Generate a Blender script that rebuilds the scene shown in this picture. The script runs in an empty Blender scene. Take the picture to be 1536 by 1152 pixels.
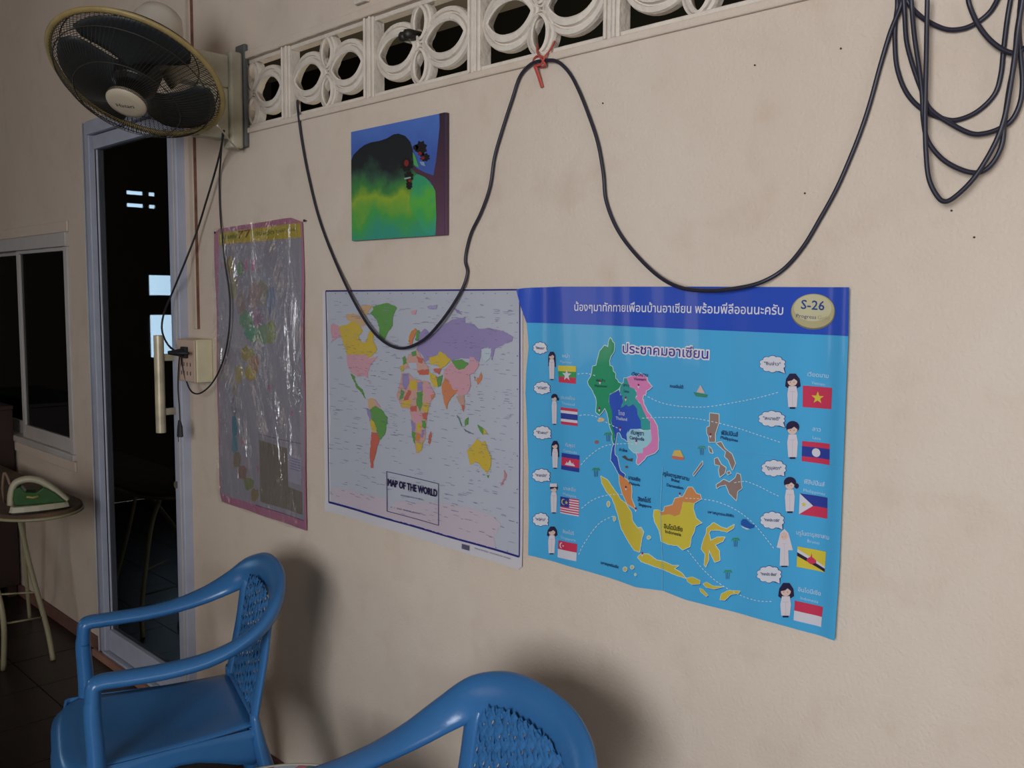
import bpy, bmesh, math, random
from mathutils import Vector, Matrix
random.seed(7)
SC = bpy.context.scene
COL = SC.collection
pi = math.pi

# ---------------------------------------------------------------- camera
CW = ((0.701, 0.071, -0.709), (0.713, -0.059, 0.699), (0.008, -0.996, -0.092))
FPX, CX, CY = 1400.0, 768.0, 576.0
sn = 0.0079
def camera_axes():
    n = Vector((-math.tan(sn), 1.0)).normalized()
    q = Vector((-616 - CX, 436 - CY))
    hd = -n.dot(q)
    down = Vector((n.x * FPX * FPX / hd, n.y * FPX * FPX / hd, FPX)).normalized()
    L = Vector((q.x, q.y, FPX)); L -= down * L.dot(down); L.normalize()
    N = L.cross(down)
    if N.z < 0: N = -N
    return -L, N, -down            # world x, y, z written in camera (right, down, forward)
AX, AY, AZ = camera_axes()
CAM = Vector((0.0, -1.4, 1.38))
cam = bpy.data.cameras.new('camera'); cam_o = bpy.data.objects.new('camera', cam); COL.objects.link(cam_o)
cam.sensor_width = 36.0; cam.lens = 36.0 * FPX / 1536.0; cam.clip_start = 0.02; cam.clip_end = 100
right = Vector((AX.x, AY.x, AZ.x)); down = Vector((AX.y, AY.y, AZ.y)); fwd = Vector((AX.z, AY.z, AZ.z))
M = Matrix((right, -down, -fwd)).transposed().to_4x4(); M.translation = CAM
cam_o.matrix_world = M
SC.camera = cam_o

# ---------------------------------------------------------------- light
SC.view_settings.view_transform = 'Standard'; SC.view_settings.look = 'None'
SC.view_settings.gamma = 1.0; SC.view_settings.use_curve_mapping = False
SC.view_settings.exposure = 0.9
w = bpy.data.worlds.new('world'); SC.world = w; w.use_nodes = True
w.node_tree.nodes['Background'].inputs[0].default_value = (1.0, 0.95, 0.88, 1)
w.node_tree.nodes['Background'].inputs[1].default_value = 0.8
def area(name, loc, target, sx, sy, power, color, spread=180):
    l = bpy.data.lights.new(name, 'AREA'); l.shape = 'RECTANGLE'; l.size = sx; l.size_y = sy
    l.energy = power; l.color = color; l.spread = math.radians(spread)
    o = bpy.data.objects.new(name, l); COL.objects.link(o); o.location = loc
    o.rotation_euler = (Vector(target) - Vector(loc)).to_track_quat('-Z', 'Y').to_euler()
    return o
area('daylight_front_opening', (0.30, -3.85, 1.6), (-0.8, 0, 1.3), 1.6, 1.6, 33, (0.90, 0.97, 1.05), 125)
area('daylight_side_opening', (3.3, -2.2, 1.55), (-1.0, -0.6, 1.1), 1.2, 1.5, 6.5, (0.90, 0.98, 1.05))
area('vent_hole_fill', (-2.6, 1.3, 0.9), (-2.6, 1.4, 3.0), 0.4, 0.4, 9, (1.0, 0.9, 0.7))  # added fill, no real lamp; lightens the dark behind the vent holes
area('daylight_left_opening', (-4.6, -3.85, 1.5), (-3.0, 0, 1.0), 0.8, 1.1, 1.5, (1.0, 0.64, 0.34))

# ---------------------------------------------------------------- helpers
def ray(px, py):
    d = Vector(((px - CX) / FPX, (py - CY) / FPX, 1.0))
    return right * d.x + down * d.y + fwd * d.z
def P(px, py, y=0.0):              # the point of the plane y = const seen at that pixel
    d = ray(px, py); t = (y - CAM.y) / d.y
    return CAM + d * t
def PX(px, py, x):
    d = ray(px, py); t = (x - CAM.x) / d.x
    return CAM + d * t

MATS = {}
def srgb(h):
    if isinstance(h, str):
        h = h.lstrip('#'); c = [int(h[i:i + 2], 16) / 255 for i in (0, 2, 4)]
    else: c = list(h)
    return tuple((x / 12.92 if x <= 0.04045 else ((x + 0.055) / 1.055) ** 2.4) for x in c) + (1,)
def mat(name, col, rough=0.6, metal=0.0, noise=0.0, nscale=8.0, bump=0.0, bscale=40.0, spec=0.5, trans=0.0, alpha=1.0, emit=0.0, coat=0.0):
    if name in MATS: return MATS[name]
    m = bpy.data.materials.new(name); m.use_nodes = True; MATS[name] = m
    nt = m.node_tree; b = nt.nodes['Principled BSDF']
    c = srgb(col)
    b.inputs['Base Color'].default_value = c
    b.inputs['Roughness'].default_value = rough; b.inputs['Metallic'].default_value = metal
    b.inputs['Specular IOR Level'].default_value = spec
    b.inputs['Transmission Weight'].default_value = trans; b.inputs['Alpha'].default_value = alpha
    b.inputs['Coat Weight'].default_value = coat
    if emit:
        b.inputs['Emission Color'].default_value = c; b.inputs['Emission Strength'].default_value = emit
    tc = None
    if noise or bump:
        tc = nt.nodes.new('ShaderNodeNewGeometry')
    if noise:
        n = nt.nodes.new('ShaderNodeTexNoise'); n.inputs['Scale'].default_value = nscale; n.inputs['Detail'].default_value = 5
        nt.links.new(tc.outputs['Position'], n.inputs['Vector'])
        r = nt.nodes.new('ShaderNodeMapRange'); r.inputs['From Min'].default_value = 0.3; r.inputs['From Max'].default_value = 0.7
        r.inputs['To Min'].default_value = 1 - noise; r.inputs['To Max'].default_value = 1 + noise
        nt.links.new(n.outputs['Fac'], r.inputs['Value'])
        v = nt.nodes.new('ShaderNodeVectorMath'); v.operation = 'SCALE'; v.inputs[0].default_value = c[:3]
        nt.links.new(r.outputs['Result'], v.inputs['Scale']); nt.links.new(v.outputs['Vector'], b.inputs['Base Color'])
    if bump:
        n2 = nt.nodes.new('ShaderNodeTexNoise'); n2.inputs['Scale'].default_value = bscale; n2.inputs['Detail'].default_value = 4
        nt.links.new(tc.outputs['Position'], n2.inputs['Vector'])
        bp = nt.nodes.new('ShaderNodeBump'); bp.inputs['Strength'].default_value = bump; bp.inputs['Distance'].default_value = 0.01
        nt.links.new(n2.outputs['Fac'], bp.inputs['Height']); nt.links.new(bp.outputs['Normal'], b.inputs['Normal'])
    return m

class MB:
    """collects shapes, links them as one mesh object"""
    def __init__(s): s.v = []; s.f = []; s.mi = []; s.k = 0
    def add(s, vs, fs):
        n = len(s.v); s.v += [Vector(p) for p in vs]; s.f += [tuple(i + n for i in f) for f in fs]; s.mi += [s.k] * len(fs); return s
    def box(s, a, b):
        x0, y0, z0 = a; x1, y1, z1 = b
        return s.add([(x0,y0,z0),(x1,y0,z0),(x1,y1,z0),(x0,y1,z0),(x0,y0,z1),(x1,y0,z1),(x1,y1,z1),(x0,y1,z1)],
                     [(0,3,2,1),(4,5,6,7),(0,1,5,4),(1,2,6,5),(2,3,7,6),(3,0,4,7)])
    def grid(s, fn, nu, nv, closeu=False, closev=False):
        vs = [fn(i / (nu if closeu else nu - 1), j / (nv if closev else nv - 1)) for i in range(nu) for j in range(nv)]
        fs = []
        for i in range(nu if closeu else nu - 1):
            for j in range(nv if closev else nv - 1):
                a = i * nv + j; b_ = ((i + 1) % nu) * nv + j; c = ((i + 1) % nu) * nv + (j + 1) % nv; d = i * nv + (j + 1) % nv
                fs.append((a, b_, c, d))
        return s.add(vs, fs)
    def tube(s, pts, r, n=8, closed=False, caps=True, r2=None, wv=None):
        pts = [Vector(p) for p in pts]; m = len(pts)
        rs = r if isinstance(r, (list, tuple)) else [r] * m
        r2s = (r2 if isinstance(r2, (list, tuple)) else [r2] * m) if r2 is not None else rs
        base = len(s.v); U = None
        for i, p in enumerate(pts):
            t = (pts[(i + 1) % m] - pts[i - 1]) if closed else (pts[min(i + 1, m - 1)] - pts[max(i - 1, 0)])
            t.normalize()
            if wv is not None: U = Vector(wv[i] if isinstance(wv[0], (list, tuple, Vector)) else wv)
            elif U is None: U = Vector((0, 0, 1)) if abs(t.z) < 0.9 else Vector((1, 0, 0))
            U = U - t * U.dot(t); U.normalize(); W = t.cross(U)
            for k in range(n):
                a = 2 * pi * k / n
                s.v.append(p + U * math.cos(a) * rs[i] + W * math.sin(a) * r2s[i])
        fs = []
        for i in range(m if closed else m - 1):
            j = (i + 1) % m
            for k in range(n):
                fs.append((base + i * n + k, base + i * n + (k + 1) % n, base + j * n + (k + 1) % n, base + j * n + k))
        if caps and not closed:
            fs.append(tuple(base + k for k in range(n))[::-1]); fs.append(tuple(base + (m - 1) * n + k for k in range(n)))
        s.f += fs; s.mi += [s.k] * len(fs); return s
    def lathe(s, prof, c=(0,0,0), axis=(0,0,1), n=24, cap=False):
        axis = Vector(axis).normalized(); U = axis.orthogonal().normalized(); W = axis.cross(U); c = Vector(c)
        base = len(s.v)
        for r, h in prof:
            for k in range(n):
                a = 2 * pi * k / n; s.v.append(c + axis * h + (U * math.cos(a) + W * math.sin(a)) * r)
        fs = []
        for i in range(len(prof) - 1):
            for k in range(n):
                fs.append((base + i * n + k, base + i * n + (k + 1) % n, base + (i + 1) * n + (k + 1) % n, base + (i + 1) * n + k))
        if cap:
            fs.append(tuple(base + k for k in range(n))[::-1]); fs.append(tuple(base + (len(prof) - 1) * n + k for k in range(n)))
        s.f += fs; s.mi += [s.k] * len(fs); return s
    def prism(s, poly, d):          # polygon (3D, planar) extruded by vector d
        n = len(poly); d = Vector(d); vs = [Vector(p) for p in poly]
        fs = [tuple(range(n)), tuple(range(2 * n - 1, n - 1, -1))] + [(i, i + n, (i + 1) % n + n, (i + 1) % n) for i in range(n)]
        return s.add(vs + [p + d for p in vs], fs)
    def build(s, name, m, parent=None, smooth=False, bevel=0.0, seg=2, subs=0, origin=None, solid=0.0):
        if origin is None:
            if parent is not None or not s.v: origin = Vector((0, 0, 0))
            else:
                xs = [p.x for p in s.v]; ys = [p.y for p in s.v]; zs = [p.z for p in s.v]
                origin = Vector(((min(xs) + max(xs)) / 2, (min(ys) + max(ys)) / 2, min(zs)))
        me = bpy.data.meshes.new(name)
        me.from_pydata([tuple(p - origin) for p in s.v], [], s.f)
        ms = m if isinstance(m, (list, tuple)) else [m]
        for q in ms: me.materials.append(q)
        if len(ms) > 1: me.polygons.foreach_set('material_index', s.mi)
        bm = bmesh.new(); bm.from_mesh(me); bmesh.ops.recalc_face_normals(bm, faces=bm.faces); bm.to_mesh(me); bm.free()
        if smooth: me.polygons.foreach_set('use_smooth', [True] * len(me.polygons))
        me.update()
        o = bpy.data.objects.new(name, me); COL.objects.link(o); o.location = origin
        if parent is not None: o.parent = parent
        if bevel:
            b = o.modifiers.new('bevel', 'BEVEL'); b.width = bevel; b.segments = seg; b.limit_method = 'ANGLE'; b.angle_limit = 0.6
        if subs:
            b = o.modifiers.new('sub', 'SUBSURF'); b.levels = subs; b.render_levels = subs
        if solid:
            b = o.modifiers.new('solid', 'SOLIDIFY'); b.thickness = solid; b.offset = 0
        return o
def tag(o, label=None, cat=None, group=None, kind=None):
    if label: o['label'] = label
    if cat: o['category'] = cat
    if group: o['group'] = group
    if kind: o['kind'] = kind
    return o
def empty(name, loc, label, cat, rot=0, group=None):
    o = bpy.data.objects.new(name, None); COL.objects.link(o); o.location = loc; o.rotation_euler = (0, 0, rot)
    o.empty_display_size = 0.05
    return tag(o, label, cat, group)
def catmull(pts, n=8, closed=False):
    pts = [Vector(p) for p in pts]; m = len(pts); out = []
    for i in range(m if closed else m - 1):
        g = lambda k: pts[k % m] if closed else pts[max(0, min(m - 1, k))]
        a, b, c, d = g(i - 1), g(i), g(i + 1), g(i + 2)
        for j in range(n):
            t = j / n
            out.append(0.5 * ((2 * b) + (c - a) * t + (2 * a - 5 * b + 4 * c - d) * t * t + (3 * b - a - 3 * c + d) * t ** 3))
    if not closed: out.append(pts[-1])
    return out

# ---------------------------------------------------------------- materials
FL = -0.065                        # floor height
def wall_material():
    m = mat('painted_plaster', '#c4ac9c', rough=0.85, spec=0.2)
    nt = m.node_tree; b = nt.nodes['Principled BSDF']; N = nt.nodes; Lk = nt.links
    g = N.new('ShaderNodeNewGeometry')
    n1 = N.new('ShaderNodeTexNoise'); n1.inputs['Scale'].default_value = 1.6; n1.inputs['Detail'].default_value = 6; n1.inputs['Roughness'].default_value = 0.6
    n2 = N.new('ShaderNodeTexNoise'); n2.inputs['Scale'].default_value = 160; n2.inputs['Detail'].default_value = 3
    n3 = N.new('ShaderNodeTexNoise'); n3.inputs['Scale'].default_value = 9; n3.inputs['Detail'].default_value = 8
    for n in (n1, n2, n3): Lk.new(g.outputs['Position'], n.inputs['Vector'])
    r1 = N.new('ShaderNodeValToRGB'); r1.color_ramp.elements[0].position = 0.3; r1.color_ramp.elements[1].position = 0.72
    r1.color_ramp.elements[0].color = srgb('#c6b3a1'); r1.color_ramp.elements[1].color = srgb('#cfbfb0')
    Lk.new(n1.outputs['Fac'], r1.inputs['Fac'])
    r3 = N.new('ShaderNodeValToRGB'); r3.color_ramp.elements[0].position = 0.2; r3.color_ramp.elements[1].position = 0.45
    r3.color_ramp.elements[0].color = (0.90, 0.87, 0.84, 1); r3.color_ramp.elements[1].color = (1, 1, 1, 1)
    Lk.new(n3.outputs['Fac'], r3.inputs['Fac'])
    mx = N.new('ShaderNodeMix'); mx.data_type = 'RGBA'; mx.blend_type = 'MULTIPLY'; mx.inputs[0].default_value = 1
    Lk.new(r1.outputs['Color'], mx.inputs[6]); Lk.new(r3.outputs['Color'], mx.inputs[7]); Lk.new(mx.outputs[2], b.inputs['Base Color'])
    ad = N.new('ShaderNodeMath'); ad.operation = 'MULTIPLY_ADD'; ad.inputs[1].default_value = 3.0
    Lk.new(n3.outputs['Fac'], ad.inputs[0]); Lk.new(n2.outputs['Fac'], ad.inputs[2])
    bp = N.new('ShaderNodeBump'); bp.inputs['Strength'].default_value = 0.35; bp.inputs['Distance'].default_value = 0.004
    Lk.new(ad.outputs[0], bp.inputs['Height']); Lk.new(bp.outputs['Normal'], b.inputs['Normal'])
    return m
M_WALL = wall_material()
M_VENT = mat('painted_concrete_vent', '#cfc2b4', rough=0.7, noise=0.08, nscale=20, bump=0.3, bscale=90)
M_FARDARK = mat('far_room_darkness', '#1e1e1a', rough=0.95)  # near-black colour puts the unlit far room's darkness into its wall
M_ALU = mat('grey_aluminium', '#a3a5b4', rough=0.45, noise=0.06, nscale=15)
M_ALU2 = mat('aluminium_inner', '#b3aaa4', rough=0.5, noise=0.05, nscale=15)
M_RUBBER = mat('black_rubber', '#17161a', rough=0.6)
M_CABLE = mat('black_cable', '#23202e', rough=0.45)
M_CREAM = mat('cream_plastic', '#c9bd9c', rough=0.5, noise=0.06, nscale=25)
M_CREAMD = mat('aged_cream_metal', '#a79f8a', rough=0.55, noise=0.15, nscale=18)
def glass_material():
    m = bpy.data.materials.new('window_glass'); m.use_nodes = True; nt = m.node_tree; nt.nodes.clear()
    o = nt.nodes.new('ShaderNodeOutputMaterial'); t = nt.nodes.new('ShaderNodeBsdfTransparent'); g = nt.nodes.new('ShaderNodeBsdfGlossy')
    t.inputs[0].default_value = (0.30, 0.33, 0.31, 1); g.inputs['Roughness'].default_value = 0.015
    f = nt.nodes.new('ShaderNodeFresnel'); f.inputs[0].default_value = 1.5
    mx = nt.nodes.new('ShaderNodeMixShader')
    nt.links.new(f.outputs[0], mx.inputs[0]); nt.links.new(t.outputs[0], mx.inputs[1]); nt.links.new(g.outputs[0], mx.inputs[2]); nt.links.new(mx.outputs[0], o.inputs[0])
    return m
M_GLASS = glass_material()
def tile_material():
    m = mat('dark_floor_tile', '#1e1412', rough=0.35, noise=0.3, nscale=5, bump=0.05, bscale=30)
    return m
M_TILE = tile_material()

# ---------------------------------------------------------------- structure
WT = 0.034                                        # wall thickness
DX0, DX1, DZ1 = -3.750, -2.945, 2.03             # door opening
WX0, WX1, WZ0, WZ1 = -5.75, -4.00, 0.70, 1.62    # window opening
VX0, VX1, VZ0, VZ1 = -2.705, 0.76, 1.868, 2.062  # vent row
XL, XR, ZC, YF = -6.5, 3.6, 3.0, -4.0
def wall_with_holes(name, xs, zs, holes, y0, y1, m):
    b = MB()
    xs = sorted(set(xs)); zs = sorted(set(zs))
    def hole(i, j):
        if i < 0 or j < 0 or i >= len(xs) - 1 or j >= len(zs) - 1: return True
        cx = (xs[i] + xs[i + 1]) / 2; cz = (zs[j] + zs[j + 1]) / 2
        return any(h[0] < cx < h[1] and h[2] < cz < h[3] for h in holes)
    for i in range(len(xs) - 1):
        for j in range(len(zs) - 1):
            if hole(i, j): continue
            x0, x1, z0, z1 = xs[i], xs[i + 1], zs[j], zs[j + 1]
            b.add([(x0,y0,z0),(x1,y0,z0),(x1,y0,z1),(x0,y0,z1)], [(0,1,2,3)])
            b.add([(x0,y1,z0),(x1,y1,z0),(x1,y1,z1),(x0,y1,z1)], [(3,2,1,0)])
            if hole(i - 1, j): b.add([(x0,y0,z0),(x0,y1,z0),(x0,y1,z1),(x0,y0,z1)], [(0,3,2,1)])
            if hole(i + 1, j): b.add([(x1,y0,z0),(x1,y1,z0),(x1,y1,z1),(x1,y0,z1)], [(0,1,2,3)])
            if hole(i, j - 1): b.add([(x0,y0,z0),(x1,y0,z0),(x1,y1,z0),(x0,y1,z0)], [(0,3,2,1)])
            if hole(i, j + 1): b.add([(x0,y0,z1),(x1,y0,z1),(x1,y1,z1),(x0,y1,z1)], [(0,1,2,3)])
    o = b.build(name, m, origin=Vector((0, 0, 0)))
    bm = bmesh.new(); bm.from_mesh(o.data); bmesh.ops.remove_doubles(bm, verts=bm.verts, dist=1e-5); bmesh.ops.recalc_face_normals(bm, faces=bm.faces); bm.to_mesh(o.data); bm.free()
    return tag(o, kind='structure')
wall_back = wall_with_holes('wall_back', [XL, WX0, WX1, DX0, DX1, VX0, VX1, XR], [FL, WZ0, WZ1, DZ1, VZ0, VZ1, ZC],
    [(DX0, DX1, FL, DZ1), (WX0, WX1, WZ0, WZ1), (VX0, VX1, VZ0, VZ1)], 0.0, WT, M_WALL)
fl = tag(MB().box((XL, YF, FL - 0.1), (XR, 2.5, FL - 0.004)).build('floor', mat('tile_joint', '#2c211c', rough=0.9), origin=Vector((0, 0, 0))), kind='structure')
# floor tiles, 30 cm, pieces of the floor
tl = 0.30; gap = 0.004
tm = MB().box((gap / 2, gap / 2, -0.004), (tl - gap / 2, tl - gap / 2, 0.0)).build('tile', M_TILE, fl); tm.location = (0, 0, 0)
first = True
for i in range(16):
    for j in range(5):
        x = -5.4 + i * tl; y = -0.30 - j * tl
        if x > -1.0: continue
        o = tm if first else tm.copy()
        if not first: COL.objects.link(o)
        first = False
        o.parent = fl; o.location = (x, y, FL + random.uniform(-0.0006, 0.0002))
b = MB()
for i in range(34):
    for j in range(13):
        x = -6.5 + i * tl + 0.0; y = -0.30 - j * tl
        if j < 5 and -5.41 < x < -0.99: continue
        if j < 5 or x > -9: b.box((x + gap, y + gap, FL - 0.0041), (x + tl - gap, y + tl - gap, FL - 0.0003))
tag(b.build('outer_tiles', M_TILE, fl), kind='stuff')
tag(MB().box((XL - 0.1, YF - 0.1, ZC), (XR, 2.5, ZC + 0.1)).build('ceiling', mat('ceiling_paint', '#a59a8c', rough=0.9), origin=Vector((0, 0, 0))), kind='structure')
# far left wall with a bright window and narrow vent slits (seen mirrored in the door glass)
def wall_x(name, x0, x1, ys, zs, holes, m):
    o = wall_with_holes(name, ys, zs, holes, 0.0, x1 - x0, m)
    for v in o.data.vertices:
        a, t, z = v.co; v.co = (x0 + t, a, z)
    bm = bmesh.new(); bm.from_mesh(o.data); bmesh.ops.recalc_face_normals(bm, faces=bm.faces); bm.to_mesh(o.data); bm.free()
    return o
LW = [(-1.74, -1.40, 1.38, 1.52), (-1.74, -1.40, 0.94, 1.24), (-1.37, -1.26, 1.985, 2.01), (-1.37, -1.26, 2.07, 2.095), (-1.455, -1.415, 1.985, 2.01), (-1.455, -1.415, 2.07, 2.095)]
wall_x('wall_left', XL - 0.015, XL, [YF, -1.74, -1.455, -1.415, -1.40, -1.37, -1.26, 2.5], [FL, 0.94, 1.24, 1.38, 1.52, 1.985, 2.01, 2.07, 2.095, ZC], LW, mat('dimmed_left_wall', '#4c443e', rough=0.9))  # wall colour darkened to stand in for the dim left end
tag(wall_with_holes('wall_front', [XL, -5.1, -4.1, -0.1, 2.5, XR], [FL, 0.65, 0.9, 2.1, 2.5, ZC], [(-0.1, 2.5, 0.65, 2.5), (-5.1, -4.1, 0.9, 2.1)], YF - 0.1, YF, M_WALL), kind='structure')
wall_x('wall_right', XR, XR + 0.1, [YF, -3.2, -1.2, 2.5], [FL, 0.6, 2.5, ZC], [(-3.2, -1.2, 0.6, 2.5)], M_WALL)
# the unlit room behind the wall
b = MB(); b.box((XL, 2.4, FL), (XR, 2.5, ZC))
tag(b.build('wall_far_room', M_FARDARK, origin=Vector((0, 0, 0))), kind='structure')
# baseboard, in two runs
for nm, x0, x1 in (('baseboard_left', XL, DX0 - 0.005), ('baseboard_right', DX1 + 0.005, XR)):
    tag(MB().box((x0, -0.012, FL), (x1, 0.0, FL + 0.055)).build(nm, mat('baseboard_paint', '#6d4a40', rough=0.7, noise=0.2, nscale=10), bevel=0.003), kind='structure')
# strip of plaster moulding round the vent row, stub of a rib above
b = MB(); b.box((VX0 - 0.02, -0.010, VZ1), (VX1 + 0.02, 0.0, VZ1 + 0.022)); b.box((VX0 - 0.02, -0.007, VZ0 - 0.016), (VX1 + 0.02, 0.0, VZ0))
tag(b.build('trim_1', M_WALL, bevel=0.004), kind='structure')
b = MB(); b.box((-1.975, -0.014, VZ1 + 0.035), (-1.925, 0.0, ZC)); b.box((-1.925, -0.006, VZ1 + 0.045), (VX1, 0.0, VZ1 + 0.052))
tag(b.build('trim_2', M_VENT, bevel=0.003), kind='structure')
b = MB(); b.box((-2.888, -0.012, 1.272), (-2.862, 0.0, ZC)); 
tr = tag(b.build('trim_3', mat('trunking_paint', '#bda996', rough=0.6, noise=0.1), bevel=0.002), kind='structure')
b = MB(); b.box((-2.8602, -0.009, 1.272), (-2.859, 0.0, ZC))
tag(b.build('rust_line', mat('rust', '#6e4a3a', rough=0.9, noise=0.4, nscale=30), None), kind='structure')
bpy.data.objects['rust_line'].name = 'trim_4'

# ---------------------------------------------------------------- ventilation blocks
CWB, CHB = 0.385, VZ1 - VZ0
def lens_ring(b, cx, cz, a, h, a2, h2, yb, p_out, p_in, rot=False, n=40):
    # concentric loops: outer back, outer front, ridges, hole front, hole back
    prof = [(1.0, yb), (1.0, 0.012), (0.93, 0.006), (0.66, 0.004), (0.60, 0.009), (0.52, 0.009), (0.45, 0.002), (0.12, 0.000), (0.0, 0.003), (0.04, 0.008), (0.35, yb)]
    loops = []
    for s, y in prof:
        A = a2 + (a - a2) * s; H = h2 + (h - h2) * s; p = p_in + (p_out - p_in) * s
        lp = []
        for k in range(n):
            t = 2 * pi * k / n; c, sn_ = math.cos(t), math.sin(t)
            round_ = H * sn_
            lens = H * (1 - abs(c) ** 2.5) * (1 if sn_ >= 0 else -1)
            x = A * c; z = p * round_ + (1 - p) * lens
            if rot: x, z = z, x
            lp.append(Vector((cx + x, y, cz + z)))
        loops.append(lp)
    base = len(b.v); 
    for lp in loops: b.v += lp
    for i in range(len(loops) - 1):
        for k in range(n):
            b.f.append((base + i * n + k, base + i * n + (k + 1) % n, base + (i + 1) * n + (k + 1) % n, base + (i + 1) * n + k)); b.mi.append(0)
def vent_proto():
    root = bpy.data.objects.new('vent_block', None)
    D = 0.032
    b = MB(); e = 0.0005
    for x0, x1 in ((e, 0.020), (CWB - 0.020, CWB - e)): b.box((x0, -0.003, 0.0), (x1, D, CHB))
    for z0, z1 in ((0.0, 0.011), (CHB - 0.011, CHB)): b.box((0.02, 0.002, z0), (CWB - 0.02, D, z1))
    for x0 in (0.0075, CWB - 0.0135): b.box((x0, -0.010, 0.0), (x0 + 0.006, -0.003, CHB))
    return b
vb = vent_proto()
proto_frame = None; protos = []
def petal_mesh(kind):
    b = MB()
    if kind == 0: lens_ring(b, 0.1035, CHB / 2, 0.085, 0.068, 0.064, 0.033, 0.026, 0.92, 0.12)
    elif kind == 1: lens_ring(b, CWB - 0.1035, CHB / 2, 0.085, 0.068, 0.064, 0.033, 0.026, 0.92, 0.12)
    elif kind == 2: lens_ring(b, CWB / 2, CHB / 2 + 0.0485, 0.047, 0.040, 0.034, 0.018, 0.026, 1.0, 0.45, True)
    else: lens_ring(b, CWB / 2, CHB / 2 - 0.0485, 0.047, 0.040, 0.034, 0.018, 0.026, 1.0, 0.45, True)
    return b
nblk = 9
for k in range(nblk):
    x0 = VX0 + k * CWB
    if k == 0:
        fr = vb.build('vent_block', M_VENT, wall_back, bevel=0.0015, seg=1)
        pts_ = [petal_mesh(q).build('petal', M_VENT, fr, smooth=False) for q in range(4)]
        proto_frame, protos = fr, pts_
    else:
        fr = proto_frame.copy(); COL.objects.link(fr); fr.parent = wall_back
        for q in protos:
            c = q.copy(); COL.objects.link(c); c.parent = fr
    fr.location = (x0, 0.004, VZ0)

# ---------------------------------------------------------------- door_1 (glass door in aluminium frame)
door = tag(bpy.data.objects.new('door_1', None), kind='structure'); COL.objects.link(door); door.location = ((DX0 + DX1) / 2, 0, FL)
def dpart(b, name, m, parent=None, **k):
    o = b.build(name, m, parent or door, **k)
    if parent is None: o.location = -door.location
    return o
b = MB()
b.box((DX0 - 0.002, -0.022, FL), (DX0 + 0.058, 0.075, DZ1)); b.box((DX1 - 0.045, -0.030, FL), (DX1 + 0.002, 0.075, DZ1)); b.box((DX0 + 0.05, -0.030, DZ1 - 0.05), (DX1 - 0.045, 0.075, DZ1))
b.box((DX0 + 0.05, -0.030, FL), (DX1 - 0.045, 0.075, FL + 0.035))
dpart(b, 'door_frame', M_ALU, bevel=0.003)
b = MB()
b.box((DX0 + 0.05, 0.0, FL + 0.035), (DX0 + 0.070, 0.075, DZ1 - 0.05)); b.box((DX0 + 0.02, -0.034, FL + 0.02), (DX0 + 0.024, -0.030, DZ1))
b.box((DX1 - 0.02, -0.034, FL + 0.02), (DX1 - 0.012, -0.030, DZ1))
dpart(b, 'stop_bead', M_ALU2, bevel=0.001)
LX0, LX1, LZ0, LZ1 = DX0 + 0.056, DX1 - 0.047, FL + 0.038, DZ1 - 0.053
b = MB()
SW = 0.052
b.box((LX1 - SW, -0.012, LZ0), (LX1, 0.028, LZ1))
b.box((LX0, -0.0, LZ0), (LX0 + 0.018, 0.028, LZ1)); b.box((LX0 + 0.018, -0.012, LZ0), (LX1 - SW, 0.028, LZ0 + 0.085)); b.box((LX0 + 0.018, -0.012, LZ1 - 0.05), (LX1 - SW, 0.028, LZ1))
leaf = dpart(b, 'door_leaf', M_ALU, bevel=0.003)
b = MB(); b.box((LX0 + 0.01, 0.006, LZ0 + 0.08), (LX1 - SW + 0.005, 0.011, LZ1 - 0.045))
gl = b.build('glass_pane', M_GLASS, leaf)
b = MB(); b.tube([(LX1 - 0.012, -0.030, LZ0 + 0.86 - 0.09), (LX1 - 0.012, -0.012, LZ0 + 0.86 - 0.09)], 0.012, 12)
b.build('lock_cylinder', mat('worn_steel', '#8d867c', rough=0.35, metal=0.7), leaf, smooth=False)
# tall pull handle on two stand-offs
HX = LX1 - 0.022; HY = -0.070
h0 = PX(241, 649, HX).z; h1 = PX(238, 503, HX).z
b = MB(); b.tube([(HX, HY, h0), (HX, HY, h1)], 0.016, 16)
b.box((HX - 0.006, HY + 0.01, h1 - 0.085), (HX + 0.006, -0.012, h1 - 0.062)); b.box((HX - 0.006, HY + 0.01, h0 + 0.058), (HX + 0.006, -0.012, h0 + 0.080))
b.build('pull_handle', mat('worn_cream_metal', '#b5a88c', rough=0.4, metal=0.2, noise=0.25, nscale=14), leaf, smooth=False, bevel=0.001)
b = MB(); b.box((DX0 - 0.02, -0.045, FL), (DX1 + 0.01, -0.031, FL + 0.028))
dpart(b, 'threshold', mat('terracotta_threshold', '#8e6553', rough=0.7, noise=0.15), bevel=0.002)

# ---------------------------------------------------------------- window_1 (sliding window)
win = tag(bpy.data.objects.new('window_1', None), kind='structure'); COL.objects.link(win); win.location = ((WX0 + WX1) / 2, 0, WZ0)
def wpart(b, name, m, parent=None, **k):
    o = b.build(name, m, parent or win, **k)
    if parent is None: o.location = -win.location
    return o
b = MB(); a0, a1 = -0.012, 0.08
b.box((WX1 - 0.03, a0, WZ0 + 0.018), (WX1 + 0.012, a1, WZ1 - 0.045)); b.box((WX0 - 0.012, a0, WZ0 + 0.018), (WX0 + 0.03, a1, WZ1 - 0.045))
b.box((WX0 - 0.012, a0 - 0.006, WZ1 - 0.045), (WX1 + 0.012, a1, WZ1 + 0.012)); b.box((WX0 - 0.012, a0 - 0.004, WZ0 - 0.01), (WX1 + 0.012, a1, WZ0 + 0.018))
wpart(b, 'window_frame', M_ALU2, bevel=0.003)
mx_ = P(29, 500, 0).x
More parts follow.
